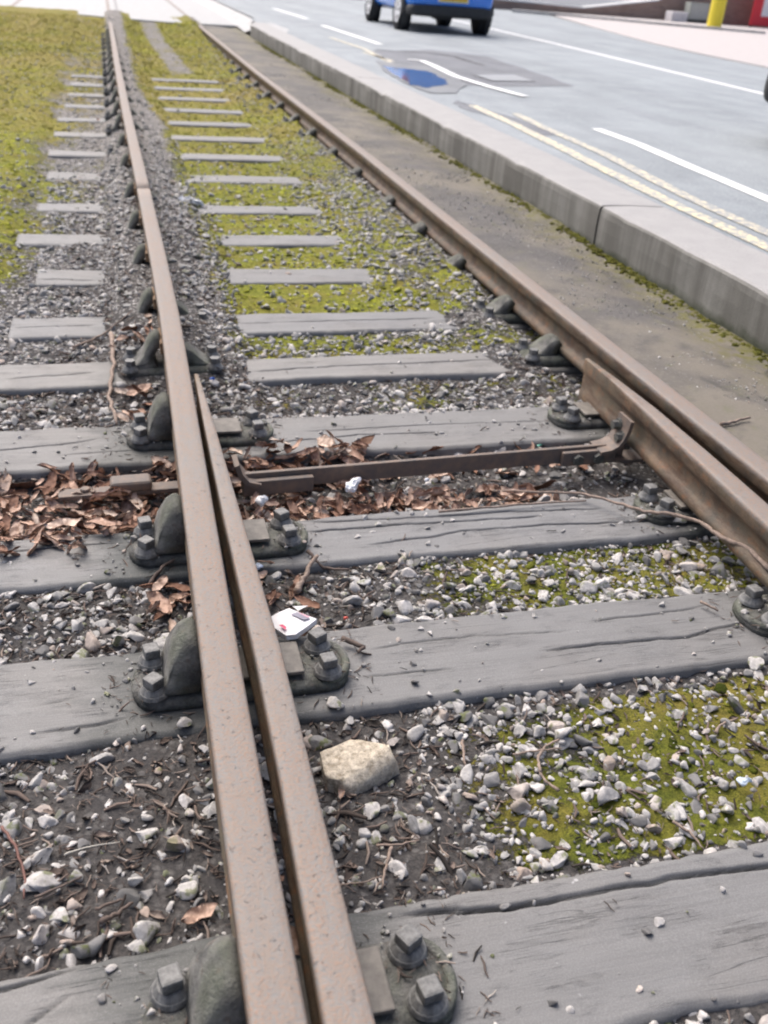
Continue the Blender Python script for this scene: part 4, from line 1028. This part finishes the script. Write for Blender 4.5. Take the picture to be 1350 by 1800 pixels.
patch([(522, 1076, -.1335), (532, 1079, -.134), (547, 1085, -.136), (540, 1086, -.134)], m_simple('pale_pink_print', (.75, .45, .52), .5))
patch([(514, 1066, -.128), (542, 1065, -.120), (524, 1074, -.130)], MP, 'flap')
patch([(503, 1117, -.139), (520, 1115, -.135), (524, 1123, -.146), (505, 1125, -.148)], MP, 'flap')
# crumpled tissue scraps
def scrap(px, py, s, label, mat, rz, name='tissue_scrap', z=-.18, cat='litter'):
    V, F = ico(3); V = V.copy(); V *= np.array(s); V += (np.stack([fbm(V[:, 0], V[:, 1], 90, 3, q) for q in range(3)], -1)-.5)*max(s)*.9
    o = mesh_obj(name, V, F, mat); x, y, _ = P(px, py, z); o.location = (x, y, z+.005); o.rotation_euler = (0, 0, rz); tag(o, label, cat)
MTI = m_simple('white_tissue', (.85, .86, .88), .8, .05, 60)
scrap(620, 855, (.034, .012, .012), 'crumpled white tissue lying in leaves in front of the stretcher bar', MTI, .75, z=-.165)
scrap(460, 882, (.017, .013, .014), 'small white tissue scrap beside the left blade', MTI, .5, z=-.17)
scrap(750, 846, (.008, .005, .006), 'tiny white paper scrap stuck to the stretcher bar', MTI, 0, z=-.14)
scrap(330, 357, (.085, .02, .02), 'pale crumpled plastic wrapper inside the left rail far up the track', MTI, -.4, z=-.165)
scrap(373, 668, (.011, .006, .006), 'small bright blue plastic bit beside the left rail', m_simple('blue_plastic', (.05, .16, .62), .4), 0, 'plastic_bit', -.17)
scrap(455, 998, (.010, .012, .006), 'light blue scrap beside the left blade below the third sleeper', m_simple('pale_blue_plastic', (.55, .64, .80), .5), 0, 'plastic_bit', -.19)
scrap(1308, 1375, (.016, .008, .006), 'pale blue plastic scrap on moss at the right edge', m_simple('ice_plastic', (.62, .72, .82), .4), 0, 'plastic_bit', -.19)
scrap(608, 1089, (.006, .004, .004), 'tiny red bit between the pebbles behind the packet', m_simple('red_plastic', (.65, .10, .07), .5), 0, 'plastic_bit', -.18)
scrap(948, 785, (.011, .004, .003), 'tiny green glass bit behind the stretcher bar near the right blade', m_simple('green_glass', (.12, .45, .33), .2), .1, 'glass_bit', -.195)

# ---------------------------------------------------------------- cars
def loft(stations, prof, mat, name, parent, sub=2, cap=True):
    bm = bmesh.new(); rings = []
    for y, z0, z1, hw in stations:
        ring = []
        for u, v in prof: ring.append(bm.verts.new((u*hw, y, z0+(z1-z0)*v)))
        rings.append(ring)
    m = len(prof)
    for A, B in zip(rings[:-1], rings[1:]):
        for k in range(m): bm.faces.new((A[k], A[(k+1) % m], B[(k+1) % m], B[k]))
    if cap: bm.faces.new(rings[0][::-1]); bm.faces.new(rings[-1])
    o = bm_obj(name, bm, mat, parent, True)
    md = o.modifiers.new('sub', 'SUBSURF'); md.levels = sub; md.render_levels = sub
    return o
HP = [(-.80, 0), (-.97, .07), (-1, .3), (-1, .62), (-.975, .86), (-.90, .97), (-.6, 1), (0, 1.0), (.6, 1), (.90, .97), (.975, .86), (1, .62), (1, .3), (.97, .07), (.80, 0)]
MGLS = m_simple('car_glass', (.02, .025, .03), .05, .1, spec=.8, bump=0); MTY = m_simple('tyre_rubber', (.022, .022, .024), .8, .2, 60)
MRIM = m_simple('alloy_rim', (.82, .83, .85), .4, .05, metal=.2); MBLK = m_simple('black_plastic', (.035, .036, .038), .6, .2)
def car(name, paint, loc, rz, label, sc_=1.0, bumper=MBLK):
    t = empty(name, loc, rz); t.scale = (sc_, sc_, sc_); tag(t, label, 'car')
    st = [(.03, .44, .80, .70), (.07, .40, .88, .775), (.22, .36, .93, .815), (.40, .34, .95, .825), (.9, .31, .95, .83), (1.3, .29, .95, .835), (2.6, .29, .93, .835), (3.2, .29, .90, .825), (3.6, .28, .82, .78), (3.85, .32, .72, .68), (3.9, .36, .62, .60)]
    loft(st, HP, paint, 'body', t)
    cab = [(.10, .90, .93, .70), (.22, .88, 1.22, .69), (.42, .88, 1.40, .66), (.9, .88, 1.46, .655), (1.6, .88, 1.46, .655), (2.0, .88, 1.40, .66), (2.6, .88, 1.10, .70), (2.95, .86, .91, .72)]
    CP = [(-1.07, 0), (-1.06, .2), (-.98, .6), (-.90, .88), (-.75, .98), (0, 1), (.75, .98), (.90, .88), (.98, .6), (1.06, .2), (1.07, 0)]
    loft(cab, CP, paint, 'cabin', t)
    def panel(q, mat, nm, th=.006):
        bm = bmesh.new(); a = [bm.verts.new(p) for p in q]; f = bm.faces.new(a); r = bmesh.ops.extrude_face_region(bm, geom=[f]); n = f.normal.copy(); n.normalize()
        for v in r['geom']:
            if isinstance(v, bmesh.types.BMVert): v.co += n*th
        return bm_obj(nm, bm, mat, t)
    panel([(-.60, .105, .99), (.60, .105, .99), (.54, .30, 1.35), (-.54, .30, 1.35)], MGLS, 'rear_window', .02)
    panel([(-.62, 2.86, .99), (.62, 2.86, .99), (.54, 2.10, 1.37), (-.54, 2.10, 1.37)], MGLS, 'windscreen', .03)
    for s in (-1, 1):
        panel([(s*.752, .62, .97), (s*.752, 1.35, .97), (s*.662, 1.35, 1.36), (s*.665, .72, 1.33)], MGLS, 'side_window', .012)
        panel([(s*.752, 1.42, .97), (s*.752, 2.42, .97), (s*.665, 1.95, 1.34), (s*.662, 1.42, 1.36)], MGLS, 'side_window', .012)
        bm = bmesh.new(); box(bm, min(s*.68, s*.80), max(s*.68, s*.80), .065, .26, .74, 1.0, .03, 3); bm_obj('tail_light', bm, m_simple('tail_lens', (.45, .02, .02), .25, .05), t, True)
        bm = bmesh.new(); box(bm, min(s*.45, s*.72), max(s*.45, s*.72), 3.66, 3.82, .58, .72, .03, 3); bm_obj('headlight', bm, m_simple('lamp_lens', (.6, .62, .65), .15, .05), t, True)
        bm = bmesh.new(); box(bm, min(s*.84, s*.98), max(s*.84, s*.98), 2.35, 2.5, .92, 1.05, .03, 3); bm_obj('wing_mirror', bm, paint, t, True)
    loft([(-.02, .28, .45, .66), (.02, .255, .455, .775), (.20, .255, .455, .825), (.34, .26, .455, .835)], HP, bumper, 'bumper', t)
    loft([(3.6, .24, .50, .78), (3.80, .24, .56, .72), (3.96, .26, .55, .60)], HP, bumper, 'bumper', t)
    bm = bmesh.new(); box(bm, -.60, .60, .3, 3.6, .28, .36, .02); bm_obj('underbody', bm, MBLK, t)
    bm = bmesh.new(); box(bm, -.26, .02, .12, .5, .22, .32, .04, 3); bm_obj('exhaust', bm, MBLK, t)
    np_ = panel([(-.26, .026, .52), (.26, .026, .52), (.26, .026, .63), (-.26, .026, .63)], m_simple('plate_yellow', (.80, .55, .06), .5, .04), 'number_plate', .012)
    np_.location = (0, -.035, 0)
    bm = bmesh.new(); box(bm, -.285, .285, -.002, .014, .505, .645, .004); bm_obj('plate_surround', bm, m_simple('plate_white', (.75, .77, .76), .4, .04), t)
    for y in (.60, 3.10):
        for s in (-1, 1):
            bm = bmesh.new(); cyl(bm, (0, 0, 0), .345, .345, .10, 40, Matrix.Translation((s*.752 if s > 0 else -.852, y, .33)) @ Matrix.Rotation(rad(90), 4, 'Y')); bm_obj('wheel_arch', bm, MBLK, t)
            wh = empty('wheel', (s*.765, y, .30)); wh.parent = t
            bm = bmesh.new(); M = Matrix.Rotation(rad(90), 4, 'Y'); cyl(bm, (0, 0, -.10), .30, .30, .20, 48, M, .025); bm_obj('tyre', bm, MTY, wh, True)
            bm = bmesh.new(); cyl(bm, (0, 0, .099 if s > 0 else -.108), .235, .235, .009, 40, M, .003); bm_obj('rim', bm, MRIM, wh)
            bm = bmesh.new()
            for k in range(5):
                a = 2*math.pi*k/5; Mk = Matrix.Rotation(a, 4, 'X') @ Matrix.Translation((s*.109, 0, .125)); box(bm, -.003, .003, -.022, .022, -.05, .05, .0, 1, Mk)
            bm_obj('spoke_gap', bm, MBLK, wh)
    return t
mp = N('blue_car_paint'); mp.out((.018, .22, .80), .22, None, spec=.6); mp.b.inputs['Coat Weight'].default_value = .6
car('hatchback_car', mp.m, (5.30, 18.68, ZR), rad(-1.5), 'bright blue hatchback driving away with a yellow rear number plate', 1.03)
mk = N('black_car_paint'); mk.out((.010, .010, .013), .3, None, spec=.5)
car('hatchback_car', mk.m, (4.715, 3.12, ZR), 0, 'black car whose front corner just enters the right edge of the photo', 1.0)

# ---------------------------------------------------------------- far side: brick wall, box, post, hoarding
ZP = ZR+.03
wt = empty('boundary_wall', (0, 0, 0)); tag(wt, 'low brown brick wall with a white coping across the road', 'wall')
def PY(px, py, Yd):
    d = AF + (px-675)/FPX*AR - (py-900)/FPX*AU; t_ = Yd/d[1]; return (CX+t_*d[0], Yd, CH+t_*d[2])
base = [PY(880, 10, 37)[0], PY(1025, 20, 36.6)[0], PY(1150, 33, 36.2)[0], PY(1345, 50, 35.6)[0]]
tops = [PY(880, 3, 37)[2], PY(1025, 15, 36.6)[2], PY(1130, 0, 36.2)[2], PY(1345, 50, 35.6)[2]+3.0]
wy = [37, 36.6, 36.2, 35.6]
base[0] -= 6; base = base+[base[-1]+16]; tops[0] += .2; tops[2] = max(tops[2], tops[1]+.4); tops = tops+[tops[-1]]; wy.append(36)
V = []; F = []
for x, z, y in zip(base, tops, wy): V += [(x, y, ZP-.05), (x, y, z), (x, y+.3, z), (x, y+.3, ZP-.05)]
for i in range(len(base)-1):
    a, b = 4*i, 4*i+4; F += [(a, b, b+1, a+1), (a+1, b+1, b+2, a+2), (a+2, b+2, b+3, a+3)]
F += [(0, 1, 2, 3), tuple(len(V)-4+k for k in (3, 2, 1, 0))]
mesh_obj('brickwork', V, F, MBRICK, wt)
V = []; F = []
for x, z, y in list(zip(base, tops, wy)): V += [(x, y-.04, z+.002), (x, y-.04, z+.055), (x, y+.34, z+.055), (x, y+.34, z+.002)]
for i in range(len(base)-1):
    a, b = 4*i, 4*i+4; F += [(a, b, b+1, a+1), (a+1, b+1, b+2, a+2), (a+2, b+2, b+3, a+3), (a+3, b+3, b, a)]
mesh_obj('coping', V, F, m_simple('white_coping', (.78, .78, .77), .6, .05), wt)
struct(flat('car_park', [(base[0], 37.4), (40, 37.4), (60, 90), (0, 90)], ZP+.02, MPATCH))
ke = empty('edging_kerb'); tag(ke, 'grey stone edging strip along the pavement in front of the brick wall', 'kerb')
q = [P(900, 20, ZP), P(1000, 29, ZP), P(1150, 43, ZP), P(1345, 60, ZP)]
bm = bmesh.new(); prev = None
V = []; F = []
for x, y, z in q: V += [(x, y, ZP-.02), (x, y, ZP+.07), (x+.1, y+.25, ZP+.075), (x+.1, y+.25, ZP-.02)]
for i in range(3): a, b = 4*i, 4*i+4; F += [(a, b, b+1, a+1), (a+1, b+1, b+2, a+2), (a+2, b+2, b+3, a+3)]
F += [(0, 1, 2, 3), (15, 14, 13, 12)]; bm.free()
mesh_obj('edging', V, F, m_conc('edging_stone', (.34, .33, .32), (.50, .48, .46), False), ke)
# white stone block and pale metal cabinet in front of the wall
x0, y_, z0 = PY(1180, 33, 35.2); x1 = PY(1208, 36, 35.2)[0]; zt = PY(1184, 20, 35.2)[2]
bm = bmesh.new(); box(bm, x0, x1, y_, y_+.5, ZP-.01, max(zt, ZP+.3), .04, 3); bmesh.ops.translate(bm, verts=bm.verts, vec=(0, 0, 0)); o = bm_obj('concrete_block', bm, m_conc('block_white', (.52, .50, .51), (.66, .64, .65), False)); tag(o, 'low whitish concrete block at the foot of the brick wall', 'block')
x0 = PY(1210, 30, 35.3)[0]; x1 = PY(1244, 30, 35.3)[0]; zt = PY(1214, 4, 35.3)[2]
ct = empty('metal_cabinet', ((x0+x1)/2, 35.3, ZP)); tag(ct, 'pale grey green metal cabinet against the wall behind the yellow post', 'cabinet')
bm = bmesh.new(); box(bm, -(x1-x0)/2, (x1-x0)/2, 0, .4, .10, zt-ZP, .02); bm_obj('body', bm, m_simple('grey_green_metal', (.40, .42, .38), .6, .1), ct)
bm = bmesh.new(); box(bm, -(x1-x0)/2+.05, (x1-x0)/2-.05, -.012, .0, .16, zt-ZP-.06, .004); bm_obj('door', bm, m_simple('cabinet_door', (.45, .46, .43), .55, .1), ct)
bm = bmesh.new(); box(bm, -(x1-x0)/2+.03, (x1-x0)/2-.03, .03, .37, 0, .10); bm_obj('plinth', bm, MBLK, ct)
# yellow post
pb = P(1254, 50, ZP); r_ = .235
pt = empty('yellow_post', pb); tag(pt, 'bright yellow round post standing on the far pavement', 'post')
MYP = m_simple('yellow_post_paint', (.86, .70, .05), .5, .05)
bm = bmesh.new(); cyl(bm, (0, 0, 0), r_, r_, 2.6, 32, None); bm_obj('shaft', bm, MYP, pt, False)
bm = bmesh.new(); cyl(bm, (0, 0, 2.6), r_*1.05, r_*.5, .08, 32, None); bm_obj('cap', bm, MYP, pt)
bm = bmesh.new(); cyl(bm, (0, 0, 0), r_*1.12, r_*1.12, .03, 32, None); bm_obj('collar', bm, m_simple('collar_conc', (.6, .59, .56), .8), pt)
# red hoarding board
hb = PY(1318, 43, 34.6); ht = empty('red_signboard', (hb[0], 34.6, ZP)); tag(ht, 'red board with a white panel at the top right corner', 'signboard')
bm = bmesh.new(); box(bm, 0, 2.2, 0, .06, hb[2]-ZP-.02, 2.4, .01); bm_obj('board', bm, m_simple('red_board', (.68, .035, .05), .5, .06), ht)
zq = PY(1340, 30, 34.58)
bm = bmesh.new(); box(bm, zq[0]-hb[0]-.06, 2.0, -.008, -.002, zq[2]-ZP+.02, 2.1); bm_obj('white_panel', bm, m_simple('white_board', (.82, .80, .80), .5, .04), ht)
for u in (.06, 2.1):
    bm = bmesh.new(); box(bm, u, u+.07, .062, .12, 0, 2.3, .005); bm_obj('leg', bm, MBLK, ht)

sc.render.engine = 'CYCLES'
sc.cycles.filter_width = 2.0
